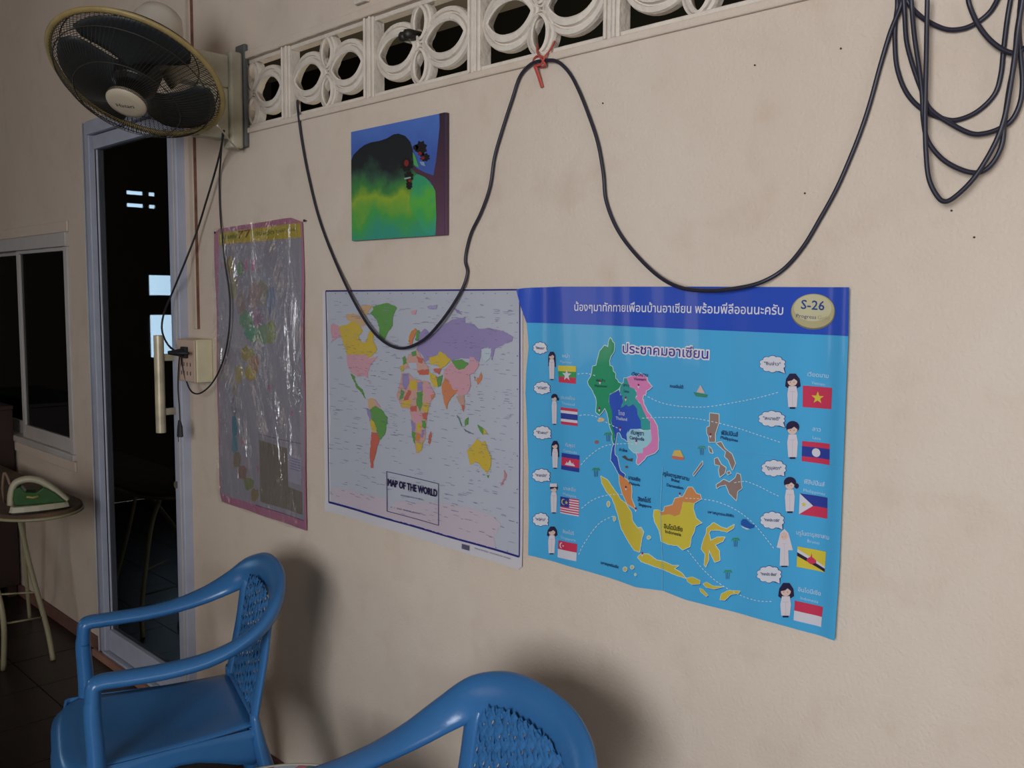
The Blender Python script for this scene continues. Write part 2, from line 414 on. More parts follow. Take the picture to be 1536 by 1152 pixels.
def sash(x0, x1, y0, name):
    b = MB(); y1 = y0 + 0.022
    b.box((x0, y0, WZ0 + 0.018), (x0 + 0.036, y1, WZ1 - 0.045)); b.box((x1 - 0.012, y0, WZ0 + 0.018), (x1, y1, WZ1 - 0.045))
    b.box((x0 + 0.036, y0, WZ0 + 0.018), (x1 - 0.012, y1, WZ0 + 0.078)); b.box((x0 + 0.036, y0, WZ1 - 0.06), (x1 - 0.012, y1, WZ1 - 0.045))
    s = wpart(b, 'sash', M_ALU2, bevel=0.002)
    MB().box((x0 + 0.03, y0 + 0.009, WZ0 + 0.07), (x1 - 0.01, y0 + 0.013, WZ1 - 0.05)).build('glass_pane', M_GLASS, s)
sash(mx_ - 0.01, WX1 - 0.030, 0.002, 'sash'); sash(WX0 + 0.03, mx_ + 0.02, 0.034, 'sash')
b = MB(); b.box((WX0 - 0.05, -0.010, WZ0 - 0.055), (WX1 + 0.012, 0.0, WZ0 - 0.012))
wpart(b, 'window_sill', M_WALL, bevel=0.003)
b = MB(); b.box((WX0 - 0.05, -0.008, WZ1 + 0.014), (WX1 + 0.012, 0.0, WZ1 + 0.058))
wpart(b, 'plaster_band', M_WALL, bevel=0.003)
for xa, xb, nm in ((-1.74, -1.40, 'window_2'), (-1.37, -1.26, 'slit_glow_pane_1'), (-1.455, -1.415, 'slit_glow_pane_2')):  # the two slit panes are added to brighten the open vent slits
    b = MB()
    for z0, z1 in (((0.94, 1.24), (1.38, 1.52)) if nm == 'window_2' else ((1.985, 2.01), (2.07, 2.095))): b.box((XL - 0.010, xa, z0), (XL - 0.006, xb, z1))
    o = b.build(nm, mat('glowing_pane', '#b4d4ec', rough=0.5, emit=5.0)); tag(o, kind='structure')  # panes glow by themselves in place of the sky behind

# ================================================================ flat art on wall sheets
def Z(ox, oy, s):                  # reads coordinates noted on an enlarged crop of the photograph
    return lambda pts: [(ox + x / s, oy + y / s) for x, y in pts]
class Art:
    def __init__(s, disp): s.disp = disp; s.mats = {}
    def W(s, p): q = P(p[0], p[1], -0.004); return (q.x, q.z)
PAPER = {}
def ink(hexc, rough=0.45, coat=0.0):
    n = 'print_' + hexc.lstrip('#') + ('_gloss' if coat else '')
    return mat(n, hexc, rough=rough, coat=coat, spec=0.4)
def wpt(p):
    q = P(p[0], p[1], -0.004); return (q.x, q.z)
class Sheet:
    """flat print: polygons in wall coordinates (x, z), stacked by layers of 0.25 mm on a gently uneven sheet"""
    def __init__(s, disp, dx, dz, rough=0.45, coat=0.0): s.disp, s.dx, s.dz, s.rough, s.coat = disp, dx, dz, rough, coat
    def emit(s, name, items, parent, label=None):
        bm = bmesh.new(); mats = []
        for pts, colr, layer, faces in items:
            if colr not in mats: mats.append(colr)
            vs = [bm.verts.new((x, -layer * 0.00035, z)) for x, z in pts]
            for f in (faces or [tuple(range(len(pts)))]):
                try: fc = bm.faces.new([vs[i] for i in f]); fc.material_index = mats.index(colr)
                except ValueError: pass
        big = [f for f in bm.faces if len(f.verts) > 4]
        bm.normal_update()
        if big: bmesh.ops.triangulate(bm, faces=big, quad_method='FIXED', ngon_method='EAR_CLIP')
        xs = [v.co.x for v in bm.verts]; zs = [v.co.z for v in bm.verts]
        for lo, hi, st, no in ((min(xs), max(xs), s.dx, (1, 0, 0)), (min(zs), max(zs), s.dz, (0, 0, 1))):
            k = math.ceil(lo / st)
            while k * st < hi:
                co = Vector(no) * (k * st)
                bmesh.ops.bisect_plane(bm, geom=bm.verts[:] + bm.edges[:] + bm.faces[:], plane_co=co, plane_no=no, dist=1e-6)
                k += 1
        for v in bm.verts:
            v.co.y += -s.disp(v.co.x, v.co.z)
        for f in bm.faces: f.smooth = True
        bmesh.ops.recalc_face_normals(bm, faces=bm.faces)
        flip = [f for f in bm.faces if f.normal.y > 0]
        if flip: bmesh.ops.reverse_faces(bm, faces=flip)
        me = bpy.data.meshes.new(name); bm.to_mesh(me); bm.free()
        for c in mats: me.materials.append(c if not isinstance(c, str) else ink(c, s.rough, s.coat))
        o = bpy.data.objects.new(name, me); COL.objects.link(o)
        if parent is not None: o.parent = parent; o.location = -parent.location
        if label: o['label'] = label
        return o
def poly(pts, col, layer): return ([wpt(p) for p in pts], col, layer, None)
def stroke(pts, wpx, col, layer, closed=False):
    out = []; pts = list(pts); n = len(pts)
    for i in range(n if closed else n - 1):
        a = Vector(pts[i]); b_ = Vector(pts[(i + 1) % n]); d = b_ - a
        if d.length < 1e-6: continue
        nn = Vector((-d.y, d.x)).normalized() * wpx / 2
        out.append(poly([a + nn, b_ + nn, b_ - nn, a - nn], col, layer))
        if wpx > 0.7 and (closed or i > 0):
            out.append(poly([(a.x + wpx / 2 * math.cos(t * pi / 3), a.y + wpx / 2 * math.sin(t * pi / 3)) for t in range(6)], col, layer + 0.05))
    return out
def dashes(pts, wpx, col, layer, on=3.2, off=2.6):
    P_ = [Vector((p.x, p.y)) for p in catmull([(a, b_, 0) for a, b_ in pts], 12)]
    out = []; acc = 0; cur = [P_[0]]; on_now = True
    for i in range(len(P_) - 1):
        a, b_ = P_[i], P_[i + 1]; L = (b_ - a).length; t = 0
        while t < L:
            need = (on if on_now else off) - acc
            if t + need <= L:
                t += need; q = a + (b_ - a) * (t / L)
                if on_now: out += stroke(cur + [q], wpx, col, layer)
                cur = [q]; acc = 0; on_now = not on_now
            else:
                acc += L - t; t = L
                if on_now: cur.append(b_)
    return out
def ellipse(cx, cy, rx, ry, n=20, a0=0, a1=2 * pi): return [(cx + rx * math.cos(a0 + (a1 - a0) * k / n), cy + ry * math.sin(a0 + (a1 - a0) * k / n)) for k in range(n)]
def cloud(cx, cy, rx, ry, n=10, dip=0.86):
    out = []
    for k in range(n * 5):
        t = 2 * pi * k / (n * 5); r = dip + (1 - dip) * abs(math.sin(t * n / 2)); out.append((cx + rx * r * math.cos(t), cy + ry * r * math.sin(t)))
    return out
_txt = {}
def text_mesh(body, offset=0.0):
    if body in _txt: return _txt[body]
    c = bpy.data.curves.new('t', 'FONT'); c.body = body; c.size = 1.0; c.resolution_u = 2; c.fill_mode = 'FRONT'
    o = bpy.data.objects.new('t', c); COL.objects.link(o)
    dg = bpy.context.evaluated_depsgraph_get(); ev = o.evaluated_get(dg)
    me = bpy.data.meshes.new_from_object(ev)
    vs = [(v.co.x, v.co.y) for v in me.vertices]; fs = [tuple(p.vertices) for p in me.polygons]
    bpy.data.objects.remove(o); bpy.data.meshes.remove(me)
    _txt[body] = (vs, fs); return vs, fs
def text(body, p0, p1, hpx, col, layer, offset=0.0, outline_only=False):
    """baseline from p0 to p1 (pixels), letters hpx tall at the start; offset fattens the strokes along their outline"""
    vs, fs = text_mesh(body)
    if not vs: return []
    x0 = min(v[0] for v in vs); x1 = max(v[0] for v in vs)
    a = Vector(wpt(p0)); b_ = Vector(wpt(p1)); e = (b_ - a) / (x1 - x0)
    h = (Vector(wpt((p0[0], p0[1] - hpx))) - a).length / 0.70
    up = Vector((-e.y, e.x)).normalized() * h
    pts = [a + e * (v[0] - x0) + up * v[1] for v in vs]
    out = [] if outline_only else [([tuple(p) for p in pts], col, layer, fs)]
    if offset and hpx > 3.2:
        cnt = {}; wd = offset * h
        for f in fs:
            for i in range(len(f)):
                k = tuple(sorted((f[i], f[(i + 1) % len(f)]))); cnt[k] = cnt.get(k, 0) + 1
        for (i, j), n in cnt.items():
            if n != 1: continue
            d = pts[j] - pts[i]
            if d.length < 1e-7: continue
            d.normalize(); nn = Vector((-d.y, d.x)) * wd; q0 = pts[i] - d * wd * .7; q1 = pts[j] + d * wd * .7
            out.append(([tuple(q0 + nn), tuple(q1 + nn), tuple(q1 - nn), tuple(q0 - nn)], col, layer + .1, None))
    return out
def quadmap(c):
    a, b_, c_, d = [Vector(p) for p in c]     # TL TR BR BL
    return lambda u, v: tuple((a * (1 - u) + b_ * u) * (1 - v) + (d * (1 - u) + c_ * u) * v)
def star(q, cu, cv, r, asp, col, layer):
    pts = []
    for k in range(10):
        t = -pi / 2 + k * pi / 5; rr = r if k % 2 == 0 else r * 0.4
        pts.append(q(cu + rr * math.cos(t) / asp, cv + rr * math.sin(t)))
    return poly(pts, col, layer)
def rectq(q, u0, v0, u1, v1, col, layer): return poly([q(u0, v0), q(u1, v0), q(u1, v1), q(u0, v1)], col, layer)

# ---------------------------------------------------------------- world map
def world_disp(x, z):
    return 0.0030 + 0.0012 * math.sin(x * 23 + 1) * math.sin(z * 9) + 0.006 * max(0, (0.88 - z) / 0.1) ** 2 * 0.5 + 0.004 * math.exp(-((x + 2.15) / 0.02) ** 2)
wm = empty('world_map', P(635, 810, 0), 'wide paper world map headed MAP OF THE WORLD, pastel countries on pale grey sea', 'map')
S = Sheet(world_disp, 0.03, 0.06, rough=0.4, coat=0.0)
S.emit('paper', [poly([(484.5, 437), (560, 433.5), (783.5, 431.5), (783, 560), (784, 700), (783.5, 850), (778, 854), (700, 830), (600, 799), (489, 766), (487, 650), (485, 520)], '#c2bcc0', 0)], wm)
S.emit('sea', [poly([(489, 436.5), (779.5, 434.5), (779.5, 835), (494, 753), (491.5, 600)], '#acadb6', 1)], wm, 'pale grey blue printed sea')
b_ = []
b_ += stroke([(489, 436.5), (779.5, 434.5)], 2.5, '#332c66', 3) + stroke([(779.5, 434.5), (779.5, 835)], 1.8, '#3a3470', 3) + stroke([(779.5, 835), (494, 753)], 3.0, '#2b2a72', 3) + stroke([(494, 753), (491.5, 600), (489, 436.5)], 1.2, '#332c66', 3)
for k in range(1, 17):
    t = k / 17; x = 489 + 290 * t ** 1.06
    b_.append(poly(ellipse(x, 440.2, 0.7, 0.8, 6), '#4a4666', 3)); xb = 494 + 285 * t ** 1.06
    b_.append(poly(ellipse(xb, 753 + (xb - 494) * 0.287 - 3, 0.8, 0.8, 6), '#3a3670', 3))
for k in range(1, 8): b_.append(poly(ellipse(776, 434 + 50 * k, 0.9, 0.9, 6), '#3a3670', 3))
S.emit('printed_border', b_, wm, 'dark blue line border')
A = Z(480, 420, 4.8); B = Z(480, 630, 4.8)
PK, YL, GR, PU, RD, TN, OR = '#c08f98', '#bfa23e', '#5c8c48', '#8c7ea6', '#b85f4e', '#bd9a72', '#c07850'
land = [
 (B([(95,480),(210,505),(480,570),(500,640),(560,580),(680,600),(790,590),(900,600),(1100,640),(1240,690),(1300,750),(1250,850),(1265,925),(700,765),(75,578)]), '#b7a9b2', 0),
 (A([(380,190),(440,175),(480,165),(540,185),(555,200),(530,250),(525,330),(490,370),(465,430),(450,440),(430,430),(425,350),(410,290),(390,270),(360,240),(385,215)]), GR, 1),
 (A([(290,190),(330,178),(380,180),(360,210),(330,260),(300,225)]), TN, 1),
 (A([(185,250),(240,240),(285,255),(330,320),(310,335),(250,300),(205,290)]), TN, 1),
 (A([(75,330),(95,308),(140,335),(160,410),(120,420),(70,465),(95,420),(78,380)]), PK, 1),
 (A([(140,335),(200,320),(240,290),(290,330),(310,370),(280,400),(300,450),(330,450),(340,420),(355,365),(385,380),(380,440),(410,500),(380,540),(350,560),(330,540),(200,535),(170,450),(150,400)]), YL, 1),
 (A([(195,535),(330,540),(350,565),(420,545),(380,590),(360,620),(345,670),(345,710),(325,690),(300,690),(275,700),(250,680),(210,640),(198,590)]), PK, 1),
 (A([(225,675),(250,690),(262,740),(285,770),(310,790),(320,830),(335,860),(318,845),(300,810),(268,780),(255,740),(235,710)]), GR, 1),
 (A([(340,860),(370,850),(400,862),(435,915),(400,930),(370,945),(350,915)]), TN, 1),
 (A([(385,865),(410,875),(438,920),(410,915)]), PK, 2),
 (A([(333,920),(360,935),(370,985),(395,1060),(368,1030),(345,975)]), PU, 1),
 (A([(360,930),(400,905),(450,940),(490,990),(478,1060),(470,1110),(440,1150),(425,1140),(405,1070),(372,1000)]), GR, 2),
 (A([(368,1000),(392,1020),(412,1085),(380,1095),(366,1050)]), YL, 3),
 (B([(372,85),(412,90),(432,140),(415,195),(398,270),(385,300),(388,345),(372,345),(362,270),(368,150)]), RD, 3),
 (A([(590,670),(640,668),(700,720),(780,728),(832,830),(800,872),(775,960),(762,1080),(758,1150)]) + B([(735,185),(715,238),(690,238),(680,150),(660,60)]) + A([(660,1000),(650,930),(590,922),(570,870),(553,835),(570,760)]), '#bd9388', 1),
 (A([(600,680),(642,670),(650,740),(622,792),(595,750)]), PU, 2), (A([(645,728),(702,720),(702,790),(650,792)]), YL, 2),
 (A([(705,735),(745,735),(745,800),(705,800)]), PU, 2), (A([(700,810),(745,800),(740,900),(725,950),(700,900)]), GR, 2),
 (A([(640,790),(662,800),(642,862),(600,872)]), RD, 2), (A([(600,872),(660,862),(650,915),(580,912)]), YL, 2),
 (A([(588,782),(612,802),(600,852),(575,862)]), GR, 2), (A([(745,880),(790,900),(775,960),(745,940)]), YL, 2),
 (A([(660,950),(740,960),(730,1030),(680,1030)]), PK, 2), (A([(660,1010),(690,1030),(690,1090),(665,1090)]), PU, 2),
 (A([(740,960),(778,952),(770,1010),(745,1000)]), RD, 2), (A([(735,1010),(765,1010),(762,1070),(740,1060)]), GR, 2),
 (A([(655,910),(700,905),(700,945),(660,948)]), RD, 2),
 (A([(700,1030),(735,1030),(725,1090),(700,1095)]), YL, 2), (B([(690,90),(730,100),(722,150),(690,150)]), OR, 2), (B([(662,80),(690,90),(688,175),(672,150)]), GR, 2), (B([(690,170),(742,150),(732,222),(700,236)]), YL, 2), (B([(735,70),(762,62),(740,130),(728,120)]), PU, 2),
 (B([(800,78),(806,120),(792,176),(778,162),(784,110)]), RD, 1),
 (A([(650,470),(648,400),(690,345),(702,360),(672,440),(664,475)]), OR, 3), (A([(640,440),(655,380),(690,345),(650,400),(648,450)]), YL, 4), (A([(700,365),(716,360),(722,400),(712,440),(692,435)]), GR, 3),
 (A([(600,640),(600,600),(620,585),(640,540),(700,500),(740,560),(790,640),(720,652),(660,640)]), '#bd9388', 2),
 (A([(595,560),(615,545),(632,600),(605,612)]), GR, 3), (A([(700,545),(752,570),(742,602),(712,592)]), RD, 3), (A([(662,520),(700,510),(700,545),(670,550)]), GR, 3),
 (A([(706,650),(786,643),(782,682),(720,684)]), RD, 3), (A([(578,618),(612,612),(606,652),(584,660)]), YL, 3), (A([(640,600),(700,595),(705,640),(660,640)]), '#a9aebd', 3),
 (A([(718,385),(760,350),(800,390),(830,382),(880,330),(940,292),(1050,265),(1045,308),(1110,318),(1140,350),(1230,345),(1262,355),(1330,370),(1392,408),(1385,440),(1330,460),(1260,500),(1245,580),(1225,520),(1215,480),(1165,500),(1158,560),(1150,592),(1100,570),(1020,562),(950,582),(920,560),(860,520),(820,562),(760,592),(740,540),(700,500),(715,440)]), PU, 2),
 (A([(1165,500),(1240,490),(1230,560),(1200,590),(1175,560)]), '#adb6bd', 3), (A([(960,200),(1000,215),(1025,250),(985,235)]), PU, 2), (A([(655,225),(700,215),(690,248),(665,250)]), PK, 2), (A([(770,190),(850,175),(840,210),(790,212)]), '#978fae', 2),
 (A([(788,562),(850,540),(860,515),(900,530),(942,577),(900,622),(872,640),(830,602),(800,612)]), YL, 3),
 (A([(948,580),(1020,570),(1072,600),(1040,640),(1000,648),(965,622)]), GR, 3),
 (A([(900,640),(950,592),(1000,648),(1040,640),(1078,600),(1080,552),(1112,555),(1152,610),(1120,660),(1080,682),(1088,760),(1060,822),(1000,832),(940,782),(900,722),(890,672)]), PK, 3),
 (A([(878,752),(900,700),(930,730),(960,790),(1000,792),(950,842),(925,882),(915,932),(895,882),(880,802)]), OR, 4),
 (A([(788,660),(840,690),(852,770),(820,772),(800,722)]), YL, 3), (A([(850,700),(882,680),(872,760),(852,772)]), GR, 3), (A([(740,750),(800,760),(832,820),(800,865),(765,822)]), PK, 3), (A([(800,830),(832,818),(810,862)]), OR, 4), (A([(820,640),(872,636),(862,682),(830,662)]), RD, 4),
 (A([(980,838),(1040,828),(1042,900),(1036,952),(1015,905),(1000,880)]), '#b38c7c', 3), (A([(1020,900),(1040,900),(1036,950)]), RD, 4),
 (A([(1125,720),(1150,700),(1162,660),(1172,700),(1160,730),(1138,755)]), OR, 2), (A([(1110,690),(1122,700),(1118,730)]), RD, 2),
 (A([(985,970),(1000,985),(1030,1060),(1018,1050)]), '#5f8073', 2), (A([(1045,1010),(1072,988),(1070,1040),(1046,1052)]), GR, 2), (A([(1030,1062),(1060,1085),(1110,1105),(1108,1112),(1050,1092)]), '#6a6f7c', 2),
 (A([(1135,1040),(1178,1068),(1178,1115),(1162,1098)]), GR, 2), (A([(1178,1068),(1210,1104),(1178,1115)]), YL, 2),
 (B([(1062,215),(1100,178),(1132,130),(1166,165),(1190,150),(1212,220),(1236,272),(1230,342),(1205,382),(1165,342),(1130,300),(1080,322),(1070,270)]), YL, 2), (B([(1200,398),(1222,398),(1212,420)]), GR, 2),
 (B([(1328,355),(1347,400),(1312,472),(1300,470),(1327,418)]), '#b77b80', 2),
]
def rough(pts, amp, step):
    out = []; rr = random.Random(len(pts) * 7 + int(pts[0][0]))
    for i in range(len(pts)):
        a = Vector(pts[i]); c = Vector(pts[(i + 1) % len(pts)]); L = (c - a).length; n = max(1, int(L / step)); nn = Vector((-(c - a).y, (c - a).x)) / max(L, 1e-6)
        for k in range(n):
            q = a + (c - a) * (k / n)
            if k: q = q + nn * rr.uniform(-amp, amp)
            out.append((q.x, q.y))
    return out
S.emit('printed_land', [poly(rough(p, .75, 2.4), c, 4 + l) for p, c, l in land], wm, 'pastel printed continents')
b_ = []
bx = B([(488,370),(860,458),(862,757),(492,655)])
b_ += stroke(bx, 0.8, '#3b3768', 12, True)
b_ += text('MAP OF THE WORLD', B([(497,470)])[0], B([(850,552)])[0], 10.0, '#1f1b45', 12, offset=0.030)
b_ += text('POLITICAL AND PHYSICAL', B([(590,545)])[0], B([(750,580)])[0], 2.2, '#5d5a80', 12) + text('1 : 50 000 000', B([(520,630)])[0], B([(725,680)])[0], 2.0, '#5d5a80', 12)
for bx_ in range(6): b_.append(poly([(695 + bx_ * 1.9, 815 + bx_ * .55), (696.2 + bx_ * 1.9, 815.3 + bx_ * .55), (696.2 + bx_ * 1.9, 823 + bx_ * .55), (695 + bx_ * 1.9, 822.6 + bx_ * .55)], '#5a5570', 12))
b_ += text('PRINTED WORLD MAP', (714, 823), (768, 839), 2, '#5d5a80', 12)
for k in range(620):                                    # rows of tiny place names, too small to read
    x = random.uniform(493, 772); y = random.uniform(446, 740 + (x - 490) * 0.27)
    L = random.uniform(2, 9) * (1.5 if random.random() < .1 else 1); s_ = 0.0 + (y - 436) / (x + 616)
    b_ += stroke([(x, y), (min(x + L, 777), y + L * s_)], random.uniform(.35, .7), random.choice(['#7d7f98', '#8486a0', '#6c6c8c']), 10)
for k in range(150):                                    # place names over the continents
    px_, py_ = random.choice([(530, 520), (555, 560), (640, 600), (690, 520), (700, 580), (575, 630), (720, 690), (745, 500), (620, 640), (660, 560)])
    x = random.gauss(px_, 14); y = random.gauss(py_, 14)
    if 492 < x < 774 and 446 < y < 740: b_ += stroke([(x, y), (x + random.uniform(1, 4), y + .4)], .45, random.choice(['#6d5560', '#7a5a50', '#56607a']), 11)
S.emit('lettering', b_, wm, 'dark blue title and tiny place names')['kind'] = 'stuff'

# ---------------------------------------------------------------- Southeast Asia poster
def th_disp(x, z):
    e = math.exp(-((x + 1.385) / 0.03) ** 2)
    return 0.0050 + 0.0016 * math.sin(x * 41 + 2 * z) * (0.6 + 0.4 * math.sin(z * 7)) + 0.0006 * math.sin(x * 73 + 5 * z) + 0.016 * e * (0.5 + 0.5 * math.sin(z * 14 + 1)) + 0.006 * math.exp(-((x + 0.67) / 0.02) ** 2) + 0.003 * math.exp(-((z - 0.85) / .05) ** 2)
th = empty('country_poster', P(1030, 880, 0), 'glossy blue poster of Southeast Asian countries with flags and Thai heading', 'poster')
S = Sheet(th_disp, 0.009, 0.04, rough=0.3, coat=0.25)
outline = [(783,434),(800,431.5),(840,430),(1060,430),(1277,431),(1276,504),(1272,600),(1268,700),(1262,850),(1256,959),(1200,944),(1138,927),(1090,914),(1030,899),(997,886),(956,880),(912,865),(850,847),(796,832),(797,780),(796,700),(792,640),(789,590),(791,560),(796,520),(795,484)]
BLU, DBL, CLN = '#459bc8', '#2748a8', '#d0ccd4'
S.emit('poster_sheet', [poly(outline, BLU, 0)], th)
S.emit('banner', [poly([(783,434),(800,431.5),(840,430),(1060,430),(1277,431),(1276,504),(1040,494),(900,487.5),(795,484)], DBL, 1)], th, 'deep blue heading band')
t_ = []
t_ += text('น้องๆมาทักทายเพื่อนบ้านอาเซียน พร้อมพี่ลีออนนะครับ', (863, 466), (1176, 472), 11.5, CLN, 4, offset=0.012)
t_ += text('ประชาคมอาเซียน', (936, 529), (1064, 538), 13.5, '#d6cfd4', 3, offset=0.11)
t_ += text('ประชาคมอาเซียน', (936, 529), (1064, 538), 13.5, '#3a348c', 5, offset=0.012)
S.emit('heading_lettering', t_, th, 'white and violet Thai headings')['kind'] = 'stuff'
C5 = Z(870, 490, 9.6); C6 = Z(880, 590, 9.6); C7 = Z(880, 690, 6.4); Z5 = Z(780, 420, 5.908); Z6 = Z(1030, 420, 5.908); Z7 = Z(780, 600, 5.908); Z8 = Z(1030, 600, 5.908); Z9 = Z(780, 770, 5.908); Z10 = Z(1030, 770, 5.908)
lands = [
 ('#23875f', C5([(440,160),(465,190),(470,215),(500,240),(500,290),(495,350),(440,440),(425,500),(430,560),(470,575),(480,640),(515,670),(515,740),(550,770),(560,800),(610,820),(570,890),(480,950),(430,970),(415,1050)]) + C6([(322,60),(320,120),(335,170),(360,230),(375,330),(352,400),(380,500),(410,600),(402,715),(385,718),(370,650),(375,580),(340,490),(320,400),(300,290),(265,210),(225,270),(190,310),(140,270),(150,130),(125,0)]) + C5([(230,1020),(190,920),(130,830),(120,790),(170,700),(190,570),(240,560),(270,430),(290,350),(360,270),(408,292),(415,220)])),
 ('#2f50ab', C5([(430,980),(570,905),(590,980),(630,990),(622,1060)]) + C6([(535,60),(535,130),(505,210),(590,160),(620,190),(690,155),(740,220),(760,330),(795,400),(800,510),(650,510),(590,590),(607,690),(560,655),(520,640),(490,570),(470,560),(445,570),(430,650),(420,720),(405,800),(410,880),(450,920),(480,1060)]) + C7([(315,50),(330,100),(380,140),(370,170),(310,130),(280,70),(232,0)]) + C6([(350,970),(360,860),(372,780),(402,715),(412,600),(380,500),(355,400),(375,330),(360,230),(325,130)])),
 ('#348f8c', C5([(650,740),(690,740),(740,870),(800,890),(840,970),(815,1020),(870,1100)]) + C6([(790,150),(870,350),(920,410),(925,520),(830,530),(800,510),(795,400),(760,330),(740,220),(690,155),(620,190),(590,160),(505,210),(535,130),(535,50)]) + C5([(620,990),(580,960),(590,880),(612,825),(640,810)])),
 ('#c877a6', C5([(690,740),(760,710),(850,710),(880,670),(910,690),(970,730),(980,790),(1040,860),(1000,900),(960,920),(955,970),(920,990),(910,1060)]) + C6([(825,90),(830,150),(880,260),(980,400),(1020,480),(1035,650),(1030,800),(980,860),(870,900),(830,960),(760,1025),(735,1000),(750,900),(730,860),(820,860),(820,790),(880,760),(940,680),(930,560),(920,410),(870,350),(790,150),(720,70),(745,40)]) + C5([(830,980),(830,930),(800,890),(740,870)])),
 ('#8fb9c4', C6([(590,590),(610,540),(650,510),(760,510),(820,545),(870,525),(922,530),(940,680),(880,760),(820,790),(820,860),(700,850),(660,810),(630,780),(625,690),(605,650)])),
 ('#c9804c', C7([(315,130),(370,170),(400,190),(440,240),(445,300),(440,360),(470,440),(480,470),(400,420),(350,320),(320,220)])),
 ('#bda83e', C7([(140,155),(200,190),(240,250),(300,330),(330,380),(380,410),(440,500),(450,580),(490,640),(550,700),(530,800),(520,880),(470,860),(400,760),(340,660),(300,510),(250,370),(200,310),(150,220)])),
 ('#c3b040', C7([(650,480),(690,480),(720,530),(800,520),(850,540),(900,520),(930,400),(1040,410),(1030,470),(1060,560),(1115,600),(1050,630),(1040,680),(1010,740),(995,830),(930,860),(880,820),(800,810),(720,780),(700,680),(660,600),(645,540)])),
 ('#c4804e', C7([(690,480),(720,500),(745,490),(750,450),(830,430),(850,370),(930,350),(980,260),(1020,260),(1060,320),(1100,330),(1110,370),(1040,410),(930,400),(900,520),(850,540),(800,520),(720,530)])),
 ('#bfa53f', C7([(1165,650),(1230,600),(1290,640),(1350,660),(1415,620),(1410,650),(1350,690),(1280,670),(1200,670),(1182,700),(1200,770),(1260,740),(1330,740),(1310,780),(1240,810),(1280,870),(1285,960),(1240,975),(1205,900),(1185,850),(1180,960),(1155,1020),(1140,1000),(1150,900),(1110,850),(1130,770),(1160,700)])),
 ('#bda83e', C7([(505,930),(540,895),(600,900),(680,960),(740,970),(830,1010),(890,1010),(850,1040),(920,1080),(965,1130),(900,1110),(750,1050),(640,1010),(540,970)])),
 ('#bda83e', Z10([(10,570),(60,560),(130,590),(130,620),(60,625),(20,600)])), ('#bda83e', Z10([(160,620),(190,605),(250,640),(340,645),(260,665),(190,650)])), ('#bda83e', Z10([(130,660),(160,670),(205,720),(190,730),(140,690)])), ('#bda83e', Z10([(310,760),(320,710),(380,680),(480,685),(470,705),(400,715),(350,765)])),
 ('#86706a', Z8([(215,115),(290,125),(290,200),(260,300),(260,370),(210,370),(205,320),(190,290),(190,240),(215,230)])), ('#86706a', Z8([(270,380),(310,370),(340,430),(400,480),(430,560),(405,620),(370,530),(340,500),(350,460),(290,400)])), ('#86706a', Z8([(205,410),(230,430),(240,470),(215,460)])), ('#86706a', Z8([(255,520),(280,510),(310,570),(350,600),(340,650),(300,680),(290,620),(300,580),(260,570)])), ('#86706a', Z8([(360,640),(380,630),(390,650),(365,660)])), ('#86706a', Z8([(150,540),(150,570),(70,670),(65,655)])), ('#86706a', Z8([(270,750),(330,705),(380,730),(430,690),(445,650),(475,660),(490,780),(450,810),(440,890),(380,830),(350,750),(300,760),(275,780)])),
 ('#b5aa70', ellipse(913, 756, 2, 4, 8)), ('#b5aa70', ellipse(922, 778, 1.5, 3.5, 8)), ('#b5aa70', ellipse(974, 806, 2.2, 2.4, 8)), ('#b5aa70', ellipse(940, 853, 3, 3.2, 8)), ('#b5aa70', ellipse(951, 850, 2.5, 2.5, 8)), ('#b5aa70', ellipse(956, 861, 1, 1.5, 8)),
 ('#b5aa70', C7([(505,650),(530,645),(555,690),(545,730),(520,690)])),
]
it = []
for i, (c, p) in enumerate(lands):
    p = rough(p, .3, 3.0) if len(p) > 12 else p; lands[i] = (c, p)
    it.append(poly([(x + 1.2, y + 1.8) for x, y in p], '#2560a0', 1.2))
for i, (c, p) in enumerate(lands):
    it += stroke(p, 1.9 if i < 11 or i > 14 else 1.2, '#bcd0c8', 2.2, True)
for i, (c, p) in enumerate(lands):
    it.append(poly(p, c, 3.0))
S.emit('printed_countries', it, th, 'coloured country shapes with pale edges')
it = []
for pts in ([(868,561),(880,560),(890,562),(897,565)], [(871,623),(880,622),(893,624),(905,630),(915,636),(928,642)], [(873,697),(885,684),(905,670),(925,666),(945,665),(953,666)], [(874,762),(888,751),(905,744),(925,741),(940,742)], [(871,831),(880,812),(900,785),(925,772)],
            [(968,592),(990,603),(1020,609),(1060,610),(1100,604),(1140,596),(1170,588)], [(965,627),(1000,626),(1040,627),(1070,632),(1120,646),(1175,664)], [(1102,724),(1120,722),(1140,729),(1160,739),(1175,746)], [(1030,747),(1055,748),(1080,753),(1110,768),(1135,788),(1165,825)], [(1033,825),(1060,856),(1090,880),(1115,893),(1140,900),(1163,901)]):
    it += dashes(pts, 1.1, '#b9c9cf', 6)
